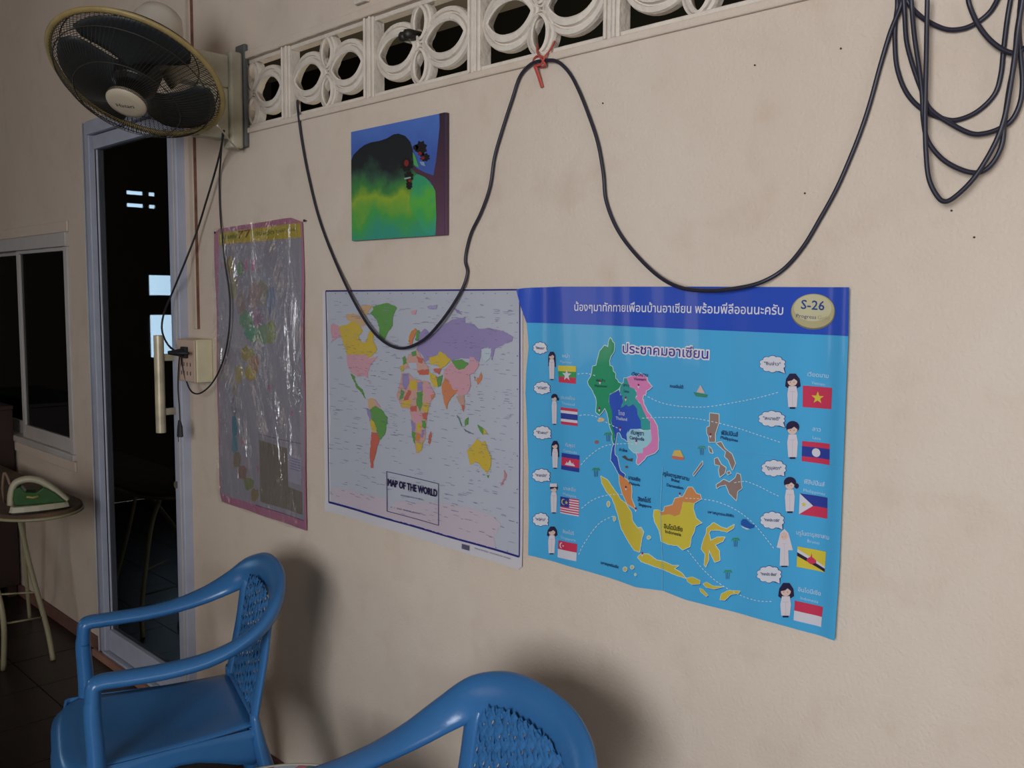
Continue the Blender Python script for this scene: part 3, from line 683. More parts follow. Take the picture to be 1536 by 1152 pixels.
# pins, palms, food, whale
for x, y in ((901, 571), (941, 596), (960, 577), (932, 641), (957, 661), (941, 730), (956, 762), (1021, 740), (966, 829), (1068, 651), (900, 612)):
    it.append(poly(ellipse(x, y, 1.3, 1.8, 8), '#86204c', 7)); it.append(poly([(x - 1.6, y + 2), (x + 1.6, y + 2), (x, y + 6)], '#c9c2c8', 6.5))
for x, y in ((913, 652), (895, 705), (1055, 672), (1104, 810), (1093, 858)):
    for dx in (-2.5, 0, 2.5): it += stroke([(x + dx * .8, y + 10), (x + dx, y)], .55, '#3c3350', 6)
    for dx in (-6, -4, -1.5, 1.5, 4, 6): it += stroke([(x, y), (x + dx * .6, y - 3), (x + dx, y - 1.8 + abs(dx) * .45)], .9, '#3f8f5a', 6.5)
it.append(poly([(1042,588),(1064,592),(1062,596),(1046,594)], '#3b7f60', 6)); it.append(poly([(1047,588),(1053,577),(1060,590)], '#c2a89c', 6.5))
it += [poly([(1009,683),(1013,675),(1022,675),(1027,686)], '#c6a758', 6), poly([(1008,684),(1028,686),(1026,690),(1010,688)], '#c4664e', 6.4)]
it.append(poly(Z10([(485,70),(500,50),(530,50),(570,85),(600,100),(612,95),(605,125),(570,135),(520,120),(485,100)]), '#26549c', 6)); it.append(poly(Z10([(485,105),(520,122),(570,138),(540,142),(500,125)]), '#b9c4cc', 6.5))
it += [poly(Z7([(690,180),(720,150),(760,170),(740,190),(700,195)]), '#c6a880', 6), poly(ellipse(896, 663, 3, 3, 8), '#8d5e5a', 6), poly(C6([(520,910),(570,890),(620,940),(690,930),(680,980),(600,960)]), '#4d4a46', 6)]
it += [poly(ellipse(942, 700, 2.5, 2, 8), '#73504c', 6)]
S.emit('small_pictures', it, th, 'dashed lines, pins, palm trees and a whale')

FR, FW, FB, FY = '#bb3450', '#c4bfc6', '#2c3a88', '#c6b23c'
def flag(c, design, name='flag', label=None):
    q = quadmap(c); it = []
    hs = lambda bands: [rectq(q, 0, v0, 1, v1, col, 3) for v0, v1, col in bands]
    if design == 'my': it = hs([(0, .33, FY), (.33, .66, '#3a8a50'), (.66, 1, FR)]) + [star(q, .5, .54, .36, 1.35, FW, 4)]
    if design == 'th': it = hs([(0, .17, FR), (.17, .33, FW), (.33, .67, FB), (.67, .83, FW), (.83, 1, FR)])
    if design == 'kh': it = hs([(0, .25, FB), (.25, .75, FR), (.75, 1, FB)]) + [poly([q(u, v) for u, v in ((.22,.68),(.25,.6),(.3,.58),(.32,.45),(.36,.55),(.42,.52),(.5,.34),(.58,.52),(.64,.55),(.68,.45),(.7,.58),(.75,.6),(.78,.68))], FW, 4)]
    if design == 'ml':
        it = [rectq(q, 0, k / 14, 1, (k + 1) / 14, FR if k % 2 == 0 else FW, 3) for k in range(14)] + [rectq(q, 0, 0, .5, 8 / 14, FB, 4)]
        it += [poly([q(.2 + .13 * math.cos(a), .29 + .18 * math.sin(a)) for a in [2 * pi * k / 14 for k in range(14)]], FY, 5), poly([q(.24 + .11 * math.cos(a), .29 + .15 * math.sin(a)) for a in [2 * pi * k / 14 for k in range(14)]], FB, 6), star(q, .36, .3, .13, 1.2, FY, 6)]
    if design == 'sg':
        it = hs([(0, .5, FR), (.5, 1, FW)]) + [poly([q(.2 + .11 * math.cos(a), .25 + .17 * math.sin(a)) for a in [2 * pi * k / 14 for k in range(14)]], FW, 4), poly([q(.25 + .1 * math.cos(a), .25 + .15 * math.sin(a)) for a in [2 * pi * k / 14 for k in range(14)]], FR, 5), star(q, .3, .26, .07, 1.2, FW, 6)]
    if design == 'vn': it = hs([(0, 1, FR)]) + [star(q, .5, .52, .30, 1.35, FY, 4)]
    if design == 'la': it = hs([(0, .25, FR), (.25, .75, FB), (.75, 1, FR)]) + [poly([q(.5 + .15 * math.cos(a), .5 + .21 * math.sin(a)) for a in [2 * pi * k / 18 for k in range(18)]], FW, 4)]
    if design == 'ph': it = hs([(0, .5, FB), (.5, 1, FR)]) + [poly([q(0, 0), q(.48, .5), q(0, 1)], FW, 4), star(q, .16, .5, .13, 1.3, FY, 5)]
    if design == 'bn': it = hs([(0, 1, FY)]) + [poly([q(0, .12), q(1, .72), q(1, .82), q(0, .3)], FW, 3.5), poly([q(0, .28), q(1, .82), q(1, .98), q(0, .46)], '#2b2438', 4), poly([q(.5 + .14 * math.cos(a), .56 + .17 * math.sin(a)) for a in [2 * pi * k / 12 for k in range(12)]], FR, 5), poly([q(.47, .4), q(.5, .2), q(.53, .4)], FR, 5), poly([q(.36, .45), q(.34, .62), q(.5, .75), q(.68, .62), q(.66, .45), q(.6, .6), q(.4, .6)], FR, 5.5)]
    if design == 'id': it = hs([(0, .5, FR), (.5, 1, FW)])
    return S.emit(name, it, th, label)
flag(Z5([(343,757),(505,762),(503,920),(352,905)]), 'my', label='yellow green and red flag with white star'); flag(Z7([(368,62),(518,80),(518,230),(372,212)]), 'th', label='red white and blue striped flag')
flag(Z7([(378,466),(535,490),(532,640),(372,612)]), 'kh', label='blue and red flag with white temple'); flag(Z7([(365,852),(530,880),(530,1030),(362,1000)]), 'ml', label='red and white striped flag with blue corner')
flag(Z9([(350,236),(520,268),(516,420),(345,385)]), 'sg', label='red and white flag with crescent'); flag(Z6([(1035,935),(1295,955),(1287,1145),(1033,1125)]), 'vn', label='red flag with yellow star')
flag(Z8([(1030,362),(1272,388),(1270,575),(1025,540)]), 'la', label='red and blue flag with white disc'); flag(Z8([(1010,825),(1252,865),(1250,1052),(1003,1010)]), 'ph', label='blue and red flag with white triangle')
flag(Z10([(990,290),(1240,340),(1228,522),(982,470)]), 'bn', label='yellow flag with black and white diagonals'); flag(Z10([(970,768),(1218,825),(1205,1000),(962,940)]), 'id', label='plain red over white flag')

def kid(hx, hy, r, by, hair, top='#c9bfc4', dark='#2b2440', dress=False):
    skin = '#cdb0a4'; it = []
    w_ = r * 0.9
    if hair == 'long': it.append(poly([(hx - r * 1.15, hy + r * 3), (hx - r * 1.1, hy - r * .2), (hx - r * .5, hy - r * 1.25), (hx + r * .5, hy - r * 1.25), (hx + r * 1.1, hy - r * .2), (hx + r * 1.2, hy + r * 3.2), (hx + r * .7, hy + r * 3), (hx - r * .8, hy + r * 2.8)], dark, 4))
    elif hair == 'bob': it.append(poly([(hx - r * 1.25, hy + r * .9), (hx - r * 1.1, hy - r * .3), (hx - r * .5, hy - r * 1.2), (hx + r * .5, hy - r * 1.2), (hx + r * 1.15, hy - r * .3), (hx + r * 1.3, hy + r * .9), (hx + r * .8, hy + r * 1.2), (hx - r * .8, hy + r * 1.2)], dark, 4))
    elif hair == 'veil': it.append(poly([(hx - r * 1.7, hy + r * 2.6), (hx - r * .9, hy - r * .6), (hx, hy - r * 1.5), (hx + r * .9, hy - r * .6), (hx + r * 1.9, hy + r * 3.2), (hx + r, hy + r * 3.2)], top, 4))
    else: it.append(poly(ellipse(hx, hy - r * .3, r * 1.08, r * 1.0, 14), dark, 4))
    bw = w_ * (1.25 if dress else .85)
    it.append(poly([(hx - w_ * .7, hy + r * .9), (hx + w_ * .7, hy + r * .9), (hx + w_ * .95, hy + r * 2.2), (hx + bw * .9, by - r * .3), (hx - bw * .9, by - r * .3), (hx - w_ * .95, hy + r * 2.2)], top, 5))
    it += stroke([(hx - w_ * .5, hy + r * 1.8), (hx + w_ * .5, hy + r * 1.8)], .5, '#a39aa2', 5.5) + stroke([(hx, hy + r * 1.9), (hx, by - r * .3)], .4, '#aaa2a8', 5.5)
    it.append(poly([(hx - bw * .6, by - r * .35), (hx + bw * .6, by - r * .35), (hx + bw * .6, by), (hx - bw * .6, by)], dark, 4.8))
    it.append(poly(ellipse(hx, hy + r * .05, r * .82, r * .85, 14), skin, 6))
    if hair != 'veil': it.append(poly([(hx - r * .85, hy + r * .1), (hx - r * .7, hy - r * .8), (hx + r * .6, hy - r * .9), (hx + r * .85, hy + r * .1), (hx + r * .3, hy - r * .35), (hx - r * .1, hy - r * .05)], dark, 7))
    for dx in (-.3, .3): it.append(poly(ellipse(hx + dx * r, hy + r * .22, r * .08, r * .08, 6), '#5a4850', 8))
    if hair == 'cap': it.append(poly([(hx - r, hy - r * .5), (hx - r * .9, hy - r * 1.4), (hx + r * .9, hy - r * 1.4), (hx + r, hy - r * .5)], top, 8))
    if hair == 'bun': it.append(poly(ellipse(hx + r * 1.15, hy + r * .3, r * .4, r * .5, 8), dark, 4)); it.append(poly([(hx - r, hy - r * .1), (hx - r * .8, hy - r * 1.7), (hx + r * .8, hy - r * 1.7), (hx + r, hy - r * .1)], dark, 8)) if False else None
    S.emit('printed_figure', [q for q in it if q], th)
kid(828.5, 534, 5.2, 570, 'long'); kid(832.5, 597, 5, 637, 'bun'); kid(833.5, 668, 5.5, 703, 'long'); kid(831.5, 733, 5.8, 770, 'cap'); kid(829.5, 797, 6.2, 831, 'bob')
kid(1190.5, 571, 9.0, 613, 'bob'); kid(1190.5, 643, 9.2, 688, 'short'); kid(1186.5, 726, 8.6, 769, 'bun'); kid(1178, 803, 6.8, 850, 'veil', dress=True); kid(1181, 885, 9.4, 925, 'bob')

def bubble(cx, cy, rx, ry, tail, words, th_=4.6):
    it = [poly(cloud(cx, cy, rx + .9, ry + .9), '#2c3370', 2), poly([(tail[0] + .8, tail[1] + .8), (cx + rx * .2, cy + ry * .85), (cx + rx * .9, cy + ry * .3)], '#2c3370', 2), poly(cloud(cx, cy, rx, ry), '#c8c6cc', 3), poly([tail, (cx + rx * .3, cy + ry * .7), (cx + rx * .8, cy + ry * .3)], '#c8c6cc', 3)]
    it += text('"' + words + '"', (cx - rx * .62, cy + 1), (cx + rx * .62, cy + 2.5), th_, '#3f3a68', 5, offset=0.02)
    S.emit('speech_bubble', it, th)
bubble(811, 522, 9.5, 9, (822, 527), 'มิงกะลาบา', 3.4); bubble(813.5, 582, 12, 9.5, (826, 588), 'สวัสดี', 3.8); bubble(814, 649, 13, 10, (827, 657), 'ซัวสเด', 3.8); bubble(813, 713, 12.5, 10, (825, 722), 'ซาลามัต', 3.8); bubble(812.5, 779, 11, 10, (823, 788), 'หนีห่าว', 3.8)
bubble(1160, 546, 20, 12.5, (1179, 560), 'ซินจ่าว'); bubble(1159, 628, 20.5, 12, (1179, 641), 'สะบายดี'); bubble(1162, 702, 19, 12.5, (1178, 714), 'กูมุสตา'); bubble(1159.5, 780, 18.5, 13, (1175, 794), 'ซาลามัต ดาตัง', 4); bubble(1155, 861, 19, 12.5, (1171, 875), 'ซาลามัต เซียง', 4)
t_ = []
TW = '#a9c2d6'; TD = '#27436e'
for a, b2, p0, p1, h in (('พม่า', 'Myanmar', (845, 536), (856, 536.5), 5), ('ประเทศไทย', 'Thailand', (843, 598), (864, 600), 4.5), ('กัมพูชา', 'Cambodia', (850, 669), (864, 671), 5), ('มาเลเซีย', 'Malaysia', (847, 734), (865, 737), 5), ('สิงคโปร์', 'Singapore', (846, 799), (863, 802), 5),
        ('เวียดนาม', 'Vietnam', (1212, 564), (1243, 567), 6), ('ลาว', 'Laos', (1219, 646), (1231, 647.5), 6), ('ฟิลิปปินส์', 'Philippines', (1207, 725), (1237, 730), 6.5), ('บรูไนดารุสซาลาม', 'Brunei', (1196, 801), (1245, 809), 6), ('อินโดนีเซีย', 'Indonesia', (1199, 886), (1232, 893), 6)):
    t_ += text(a, p0, p1, h, TW, 3, offset=0.02)
    dy = 9 if p0[0] < 1000 else 13; m_ = (p1[0] + p0[0]) / 2; hw = len(b2) * (1.25 if p0[0] < 1000 else 1.45); sl = (p1[1] - p0[1]) / (p1[0] - p0[0])
    t_ += text(b2, (m_ - hw, p0[1] + dy - 1), (m_ + hw, p0[1] + dy + 2 * hw * sl), 4 if p0[0] < 1000 else 4.6, TW, 3)
for a, p0, p1, h, c in (('พม่า', (895, 572), (908, 573), 4, '#1c4f48'), ('Myanmar', (893, 580), (912, 581), 3.5, '#1c4f48'), ('เวียดนาม', (950, 563), (973, 565), 5, '#28346e'), ('Vietnam', (953, 570), (970, 571), 4, '#5a2c60'),
        ('ลาว', (937, 579), (946, 580), 4, '#1d4a58'), ('Laos', (938, 588), (946, 589), 4, '#1d4a58'), ('ไทย', (929, 622), (939, 623), 6, '#b5bbd6'), ('Thailand', (925, 629), (943, 631), 4.6, '#b5bbd6'), ('กัมพูชา', (949, 651), (967, 653), 6, '#2d3f66'), ('Cambodia', (947, 658), (968, 661), 5, '#2d3f66'),
        ('ทะเลจีนใต้', (1006, 581), (1026, 583), 4.5, TD), ('อ่าวไทย', (930, 676), (943, 678), 4, TD), ('มาเลเซีย', (945, 718), (962, 722), 5.5, TD), ('Malaysia', (946, 726), (962, 729), 4, TD), ('สิงคโปร์', (959, 751), (977, 754), 6.5, TD), ('Singapore', (960, 758), (978, 762), 4.5, TD),
        ('บรูไนดารุสซาลาม', (994, 712), (1035, 721), 5.5, TD), ('Brunei', (1008, 721), (1020, 724), 4.5, TD), ('Darussalam', (1001, 729), (1026, 734), 4.5, TD), ('ฟิลิปปินส์', (1083, 652), (1107, 655), 6.5, TD), ('Philippines', (1082, 658), (1107, 663), 4.5, TD),
        ('อินโดนีเซีย', (997, 792), (1025, 797), 6.5, '#3e3a26'), ('Indonesia', (999, 799), (1023, 804), 5, '#4a4630'), ('มหาสมุทรแปซิฟิก', (1064, 769), (1101, 776), 4, TD), ('มหาสมุทรอินเดีย', (904, 845), (930, 852), 4, TD)):
    t_ += text(a, p0, p1, h, c, 6, offset=0.022)
S.emit('country_lettering', t_, th, 'small Thai and English country names')['kind'] = 'stuff'
# oval logo
it = [poly(ellipse(1221, 467.5, 33.5, 27, 40), '#6f6a58', 3), poly(ellipse(1221, 466.5, 32.3, 25.6, 40), '#a89c76', 4), poly(ellipse(1220.5, 462, 28, 20, 36), '#b9b08e', 5)]
it += text('S-26', (1203, 463), (1237, 465.5), 13.5, '#25407f', 7, offset=0.012) + text('Progress', (1196, 476), (1225, 478.5), 5.5, '#3a4470', 7) + text('Gold', (1227, 478.5), (1245, 480), 5.5, '#9c9070', 7)
S.emit('oval_logo', it, th, 'gold oval with S-26 lettering')
# fold line
M_FOLD = '#7fb6d4'
S.emit('fold_crease', stroke([(995, 700), (992, 760), (993, 800), (996, 850), (996, 885)], .7, M_FOLD, 8) + stroke([(1000, 661), (1090, 676), (1180, 688), (1268, 701)], .5, '#6aa6d0', 8), th)

# ---------------------------------------------------------------- provinces map under plastic
def pm_disp(x, z): return 0.006 + 0.002 * math.sin(x * 30) * math.sin(z * 11) + 0.003 * math.sin(z * 17 + x * 9) * 0.5
pm = empty('provinces_map', P(392, 775, 0), 'tall narrow provinces map in clear crinkled plastic with pink edge, under the fan', 'map')
S = Sheet(pm_disp, 0.04, 0.06, rough=0.5)
ol = [(323,350),(330,343),(437,326.5),(454,333),(457,420),(458,600),(461,796),(440,789),(380,768),(334,752),(331,740),(330,700),(327,600),(326,500),(323,420)]
S.emit('paper', [poly(ol, '#a36a80', 0)], pm, 'dusky pink paper edge')
S.emit('printed_ground', [poly([(330,368),(452,356),(455,500),(457,700),(458,781),(400,762),(334,741),(331,700),(329,600),(328,450)], '#8c868e', 1)], pm, 'grey printed ground')
S.emit('title_band', [poly([(329,349),(451,334),(452,356),(330,367)], '#a8943a', 1)], pm, 'mustard yellow heading band')
t_ = text('แผนที่ประเทศไทย', (333, 359), (356, 357), 6, '#5e6e34', 3, offset=.01) + text('77', (359, 358), (377, 355), 11, '#7d5a3a', 3, offset=.02) + text('จังหวัด', (382, 354), (412, 351), 6, '#5e6e34', 3, offset=.01) + text('THAILAND', (415, 350), (446, 346), 5, '#7a6e34', 3)
t_ += stroke([(389, 651), (453, 665.5)], .8, '#5a4a70', 3)
it_ = []
ZP = Z(300, 310, 2.3)
def blob(cx, cy, rx, ry, c, l):
    n = 14; it_.append(poly([(cx + rx * math.cos(2 * pi * k / n) * random.uniform(.7, 1.15), cy + ry * math.sin(2 * pi * k / n) * random.uniform(.7, 1.15)) for k in range(n)], c, l))
for cx, cy, rx, ry, c in ((347,398,6,16,'#94825e'),(362,402,6,12,'#76836a'),(352,430,8,20,'#8a806a'),(362,455,8,22,'#8c7a78'),(370,480,12,16,'#6f8a70'),(383,445,12,20,'#8e7878'),(395,440,10,22,'#8b8076'),(408,448,7,24,'#74798c'),(388,478,11,16,'#8c7284'),(378,500,12,14,'#5f8a72'),(395,500,10,16,'#7a8a74'),(407,498,9,20,'#80875e'),(372,530,10,14,'#8f8250'),(360,560,6,16,'#94825a'),(382,545,8,14,'#957460'),(378,560,10,12,'#998448'),(355,585,5,18,'#8a7a74'),
    (352,610,5,16,'#80757c'),(352,640,5,18,'#567a88'),(352,668,5,16,'#5d7f8a'),(356,690,6,14,'#7a7060'),(365,708,7,12,'#846c64'),(374,725,8,10,'#7a7a5a'),(383,742,8,10,'#857458')): blob(cx, cy, rx, ry, c, 2)
it_.append(poly([(389,660),(433,672),(433,730),(455,738),(455,772),(392,752)], '#756b62', 2)); it_.append(poly([(434,680),(454,686),(454,728),(434,722)], '#9a93a0', 3))
for k in range(5): t_ += stroke([(437, 686 + k * 4), (452, 690.5 + k * 4)], 1, '#6a6a92', 4)
for k in range(60):
    x = random.uniform(333, 450); y = random.uniform(380, 640); t_ += stroke([(x, y), (x + random.uniform(2, 6), y - .2)], .5, '#77708a', 3)
t_ += stroke([(385, 757), (458, 781)], .8, '#46405a', 3)
S.emit('printed_provinces', it_, pm, 'faded coloured province shapes'); S.emit('lettering', t_, pm)['kind'] = 'stuff'
def film_material():
    m = bpy.data.materials.new('crinkled_clear_film'); m.use_nodes = True; nt = m.node_tree; nt.nodes.clear(); N = nt.nodes; Lk = nt.links
    o = N.new('ShaderNodeOutputMaterial'); t = N.new('ShaderNodeBsdfTransparent'); g = N.new('ShaderNodeBsdfGlossy'); g.inputs['Roughness'].default_value = 0.06
    ge = N.new('ShaderNodeNewGeometry'); mp = N.new('ShaderNodeMapping'); mp.inputs['Scale'].default_value = (5.5, 1, 1.6); mp.inputs['Rotation'].default_value = (0, 0.5, 0)
    n = N.new('ShaderNodeTexNoise'); n.inputs['Scale'].default_value = 1.6; n.inputs['Detail'].default_value = 5; n.inputs['Distortion'].default_value = 1.2
    bp = N.new('ShaderNodeBump'); bp.inputs['Strength'].default_value = 1.0; bp.inputs['Distance'].default_value = 0.06
    Lk.new(ge.outputs['Position'], mp.inputs['Vector']); Lk.new(mp.outputs[0], n.inputs['Vector']); Lk.new(n.outputs['Fac'], bp.inputs['Height']); Lk.new(bp.outputs[0], g.inputs['Normal'])
    mx = N.new('ShaderNodeMixShader'); mx.inputs[0].default_value = 0.13
    Lk.new(t.outputs[0], mx.inputs[1]); Lk.new(g.outputs[0], mx.inputs[2]); Lk.new(mx.outputs[0], o.inputs[0]); return m
S2 = Sheet(lambda x, z: 0.016 + 0.004 * math.sin(x * 30 + z * 12) + 0.003 * math.sin(z * 31 + x * 50), 0.02, 0.02)
S2.emit('plastic_film', [poly([(x, y) for x, y in ol], film_material(), 0)], pm, 'clear crinkled plastic film')
# ---------------------------------------------------------------- painting
pt = empty('landscape_painting', P(597, 356, 0), 'small unframed painted canvas of a dark hill over green fields, above the world map', 'painting')
p4 = [P(528.5, 195.5), P(659, 170.5), P(657, 354.5), P(526.5, 360.5)]
TH = 0.012
x0, x1 = P(527.5, 300, -TH).x, P(668.5, 260, -TH).x; z0, z1 = P(600, 357, -TH).z, P(600, 182.5, -TH).z
def paint_material(name, cols, sx=1.0, sc=14, dist=0.5):
    m = bpy.data.materials.new(name); m.use_nodes = True; nt = m.node_tree; N = nt.nodes; Lk = nt.links; bs = N['Principled BSDF']; bs.inputs['Roughness'].default_value = 0.55
    g = N.new('ShaderNodeNewGeometry'); s = N.new('ShaderNodeSeparateXYZ'); Lk.new(g.outputs['Position'], s.inputs[0])
    n = N.new('ShaderNodeTexNoise'); n.inputs['Scale'].default_value = sc; n.inputs['Detail'].default_value = 6; Lk.new(g.outputs['Position'], n.inputs['Vector'])
    r = N.new('ShaderNodeMapRange'); r.inputs['From Min'].default_value = z0; r.inputs['From Max'].default_value = z1; Lk.new(s.outputs['Z'], r.inputs['Value'])
    a = N.new('ShaderNodeMath'); a.operation = 'MULTIPLY_ADD'; a.inputs[1].default_value = dist; Lk.new(n.outputs['Fac'], a.inputs[0]); Lk.new(r.outputs[0], a.inputs[2])
    b2 = N.new('ShaderNodeMath'); b2.operation = 'SUBTRACT'; b2.inputs[1].default_value = dist * .5; Lk.new(a.outputs[0], b2.inputs[0])
    cr = N.new('ShaderNodeValToRGB'); Lk.new(b2.outputs[0], cr.inputs[0])
    while len(cr.color_ramp.elements) < len(cols): cr.color_ramp.elements.new(0.5)
    for e, (p, c) in zip(cr.color_ramp.elements, cols): e.position = p; e.color = srgb(c)
    Lk.new(cr.outputs[0], bs.inputs['Base Color'])
    bp = N.new('ShaderNodeBump'); bp.inputs['Strength'].default_value = 0.3; bp.inputs['Distance'].default_value = .002; Lk.new(n.outputs['Fac'], bp.inputs['Height']); Lk.new(bp.outputs[0], bs.inputs['Normal'])
    return m
M_SKYP = paint_material('painted_sky', [(0, '#3c5a92'), (.7, '#3b56a0'), (1, '#4a6cb4')])
M_HILL = paint_material('painted_hill', [(0.0, '#2f8a74'), (.18, '#3f9440'), (.36, '#86a02a'), (.46, '#3a7a38'), (.58, '#2c4a3a'), (.68, '#151a1c'), (1, '#101216')])
M_FIELD = paint_material('painted_field', [(0.0, '#2f8f86'), (.2, '#3f9a48'), (.34, '#54a43a'), (.45, '#2f9064'), (1, '#2f8a70')])
M_TRUNK = paint_material('painted_trunk', [(0.0, '#5c3c50'), (.5, '#4a2c3c'), (1, '#33222e')])
b = MB(); b.box((x0, -TH, z0), (x1, -0.001, z1)); cv = b.build('canvas', M_TRUNK, pt, bevel=0.002); cv.location = -pt.location
def wq(px, py):
    q = P(px, py, -TH - 0.0006); return (q.x, q.z)
SP = Sheet(lambda x, z: 0.0, 1, 1)
def ppoly(pts, c, l): 
    pts = Z(510, 150, 5.12)(pts); return ([(min(x1 - .0005, max(x0 + .0005, wq(*p)[0])), min(z1 - .0005, max(z0 + .0005, wq(*p)[1]))) for p in pts], c, l, None)
its = [ppoly([(60,200),(860,60),(860,1100),(60,1100)], M_SKYP, 0.3), ppoly([(60,470),(105,420),(150,375),(190,345),(240,325),(300,315),(360,295),(410,265),(450,258),(500,275),(540,320),(560,380),(570,470),(600,640),(740,800),(750,1100),(40,1100),(60,700)], M_HILL, 1),
       ppoly([(555,640),(570,590),(590,570),(640,570),(680,620),(730,680),(760,760),(760,1000),(700,1060),(640,1010),(600,930),(560,860),(530,800),(540,740)], M_FIELD, 2),
       ppoly([(765,60),(850,60),(850,1100),(735,1100),(742,900),(735,700),(700,630),(650,590),(590,565),(540,510),(560,500),(600,530),(660,560),(720,580),(740,470),(755,330),(768,200)], M_TRUNK, 3)]
for cx, cy, rx, ry in ((625, 370, 50, 62), (515, 495, 58, 60), (532, 590, 40, 48), (655, 440, 42, 36), (535, 655, 28, 38), (585, 365, 26, 24)):
    n = 16; its.append(ppoly([(cx + rx * math.cos(2 * pi * k / n) * (1 if k % 2 else .7), cy + ry * math.sin(2 * pi * k / n) * (1 if k % 2 else .75)) for k in range(n)], '#1c1618', 4))
for cx, cy, rx, ry in ((617, 410, 16, 14), (515, 485, 18, 26), (540, 620, 14, 12), (640, 445, 16, 12)):
    n = 9; its.append(ppoly([(cx + rx * math.cos(2 * pi * k / n), cy + ry * math.sin(2 * pi * k / n)) for k in range(n)], '#7c2426', 5))
its.append(ppoly([(615,475),(650,475),(660,510),(630,500)], '#7f93a8', 5)); its.append(ppoly([(560,400),(580,430),(610,520),(570,500)], '#4f9a50', 3.5)); its.append(ppoly([(498,600),(548,590),(550,600),(502,612)], '#8aa79a', 6))
ob = SP.emit('painted_picture', its, pt); ob.location = ob.location + Vector((0, -TH - 0.0006, 0))

# ================================================================ wall fan
M_BLADE = mat('smoky_blue_blade', '#2a2c2d', rough=0.45, spec=0.4)
M_WIRE = mat('dark_wire', '#2a241c', rough=0.5, metal=0.3)
M_RING = mat('yellowed_ring', '#917c4e', rough=0.45, noise=0.15, nscale=30)
M_HUB = mat('black_hub', '#101012', rough=0.4)
M_MOTOR = mat('off_white_plastic', '#b6ada0', rough=0.5, noise=0.08, nscale=12)
fan = empty('wall_fan', (-2.60, 0.0, 1.81), 'large wall fan with yellowed round guard, dark blades and cream badge, high on the wall', 'fan')
def fpart(b, name, m, parent=None, label=None, **k):
    o = b.build(name, m, parent or fan, **k)
    if parent is None: o.location = -fan.location
    if label: o['label'] = label
    return o
RC = Vector((-2.473, -0.347, 1.948)); AXF = Vector((0.27, -0.449, -0.852)).normalized(); RG = 0.220
U_ = AXF.orthogonal().normalized(); W_ = AXF.cross(U_)
def fp(r, a, h): return RC + (U_ * math.cos(a) + W_ * math.sin(a)) * r + AXF * h
b = MB(); b.tube([fp(RG, 2 * pi * k / 72, 0) for k in range(72)], 0.0060, 8, closed=True, r2=0.0090, wv=tuple(AXF)); fpart(b, 'guard_ring', M_RING, smooth=True)
def guard(front):
    b = MB(); n = 108; s = 1 if front else -1; H = 0.090 if front else 0.075; r0 = 0.047 if front else 0.06
    for k in range(n):
        a = 2 * pi * k / n; pts = []
        for i in range(8):
            t = i / 7; r = RG * (1 - t) + r0 * t
            h = s * H * math.sin(min(1, t * 1.35) * pi / 2) ** 0.8
            pts.append(fp(r, a + s * 0.35 * t, h))
        b.tube(pts, 0.0009, 3, caps=False)
    for t in (0.12, 0.5):
        r = RG * (1 - t) + r0 * t; h = s * H * math.sin(min(1, t * 1.35) * pi / 2) ** 0.8
        b.tube([fp(r, 2 * pi * k / 60, h + s * .0015) for k in range(60)], 0.0016, 4, closed=True)
    return b
fpart(guard(True), 'front_guard', M_WIRE); fpart(guard(False), 'rear_guard', M_WIRE)
b = MB(); b.lathe([(0.0, 0.100), (0.034, 0.099), (0.048, 0.095), (0.053, 0.088), (0.052, 0.082)], RC, AXF, 36); bad = fpart(b, 'badge', mat('cream_badge', '#b3a48e', rough=0.5), smooth=True)
vs, fs = text_mesh('Hatari')
xs_ = [v[0] for v in vs]; sc_ = 0.046 / (max(xs_) - min(xs_)); cxm = (max(xs_) + min(xs_)) / 2
er = (right - AXF * right.dot(AXF)).normalized(); er = Matrix.Rotation(math.radians(22), 3, AXF) @ er if False else er
eu = AXF.cross(er); 
b = MB(); b.add([RC + AXF * 0.1005 + er * ((v[0] - cxm) * sc_) + eu * ((v[1] - .3) * sc_) for v in vs], fs); bt = b.build('badge_lettering', mat('badge_ink', '#1d1c22'), bad); bt['kind'] = 'stuff'
b = MB(); b.lathe([(0.0, 0.042), (0.04, 0.042), (0.056, 0.030), (0.058, -0.025), (0.05, -0.03), (0.0, -0.03)], RC, AXF, 28); rotor = fpart(b, 'hub', M_HUB, smooth=False, bevel=0.003)
def blade(a0):
    b = MB()
    def f(u, v):
        r = 0.05 + (0.209 - 0.05) * u
        wdt = 0.50 + 0.40 * math.sin(min(1, u * 1.15) * pi / 2) - 0.12 * max(0, u - .8) / .2
        a = a0 + (v - 0.5) * 2 * wdt + 0.30 * u
        return fp(r - 0.012 * abs(v - .5) ** 2 * 4 * u, a, 0.022 * (v - 0.5) * (2 - u))
    b.grid(f, 10, 12); return b
for k in range(3): fpart(blade(0.02 + k * 2 * pi / 3), 'blade', M_BLADE, smooth=True, solid=0.002)
b = MB(); b.lathe([(0.0, -0.232), (0.034, -0.228), (0.056, -0.212), (0.068, -0.18), (0.070, -0.13), (0.068, -0.09), (0.05, -0.080), (0.0, -0.080)], RC, AXF, 32); mot = fpart(b, 'motor_housing', M_MOTOR, smooth=True)
b = MB(); b.tube([fp(0.0, 0, -0.228) + right * -0.03, fp(0.0, 0, -0.258) + right * -0.035], 0.006, 8); b.build('oscillation_knob', M_CREAMD, mot, smooth=True)
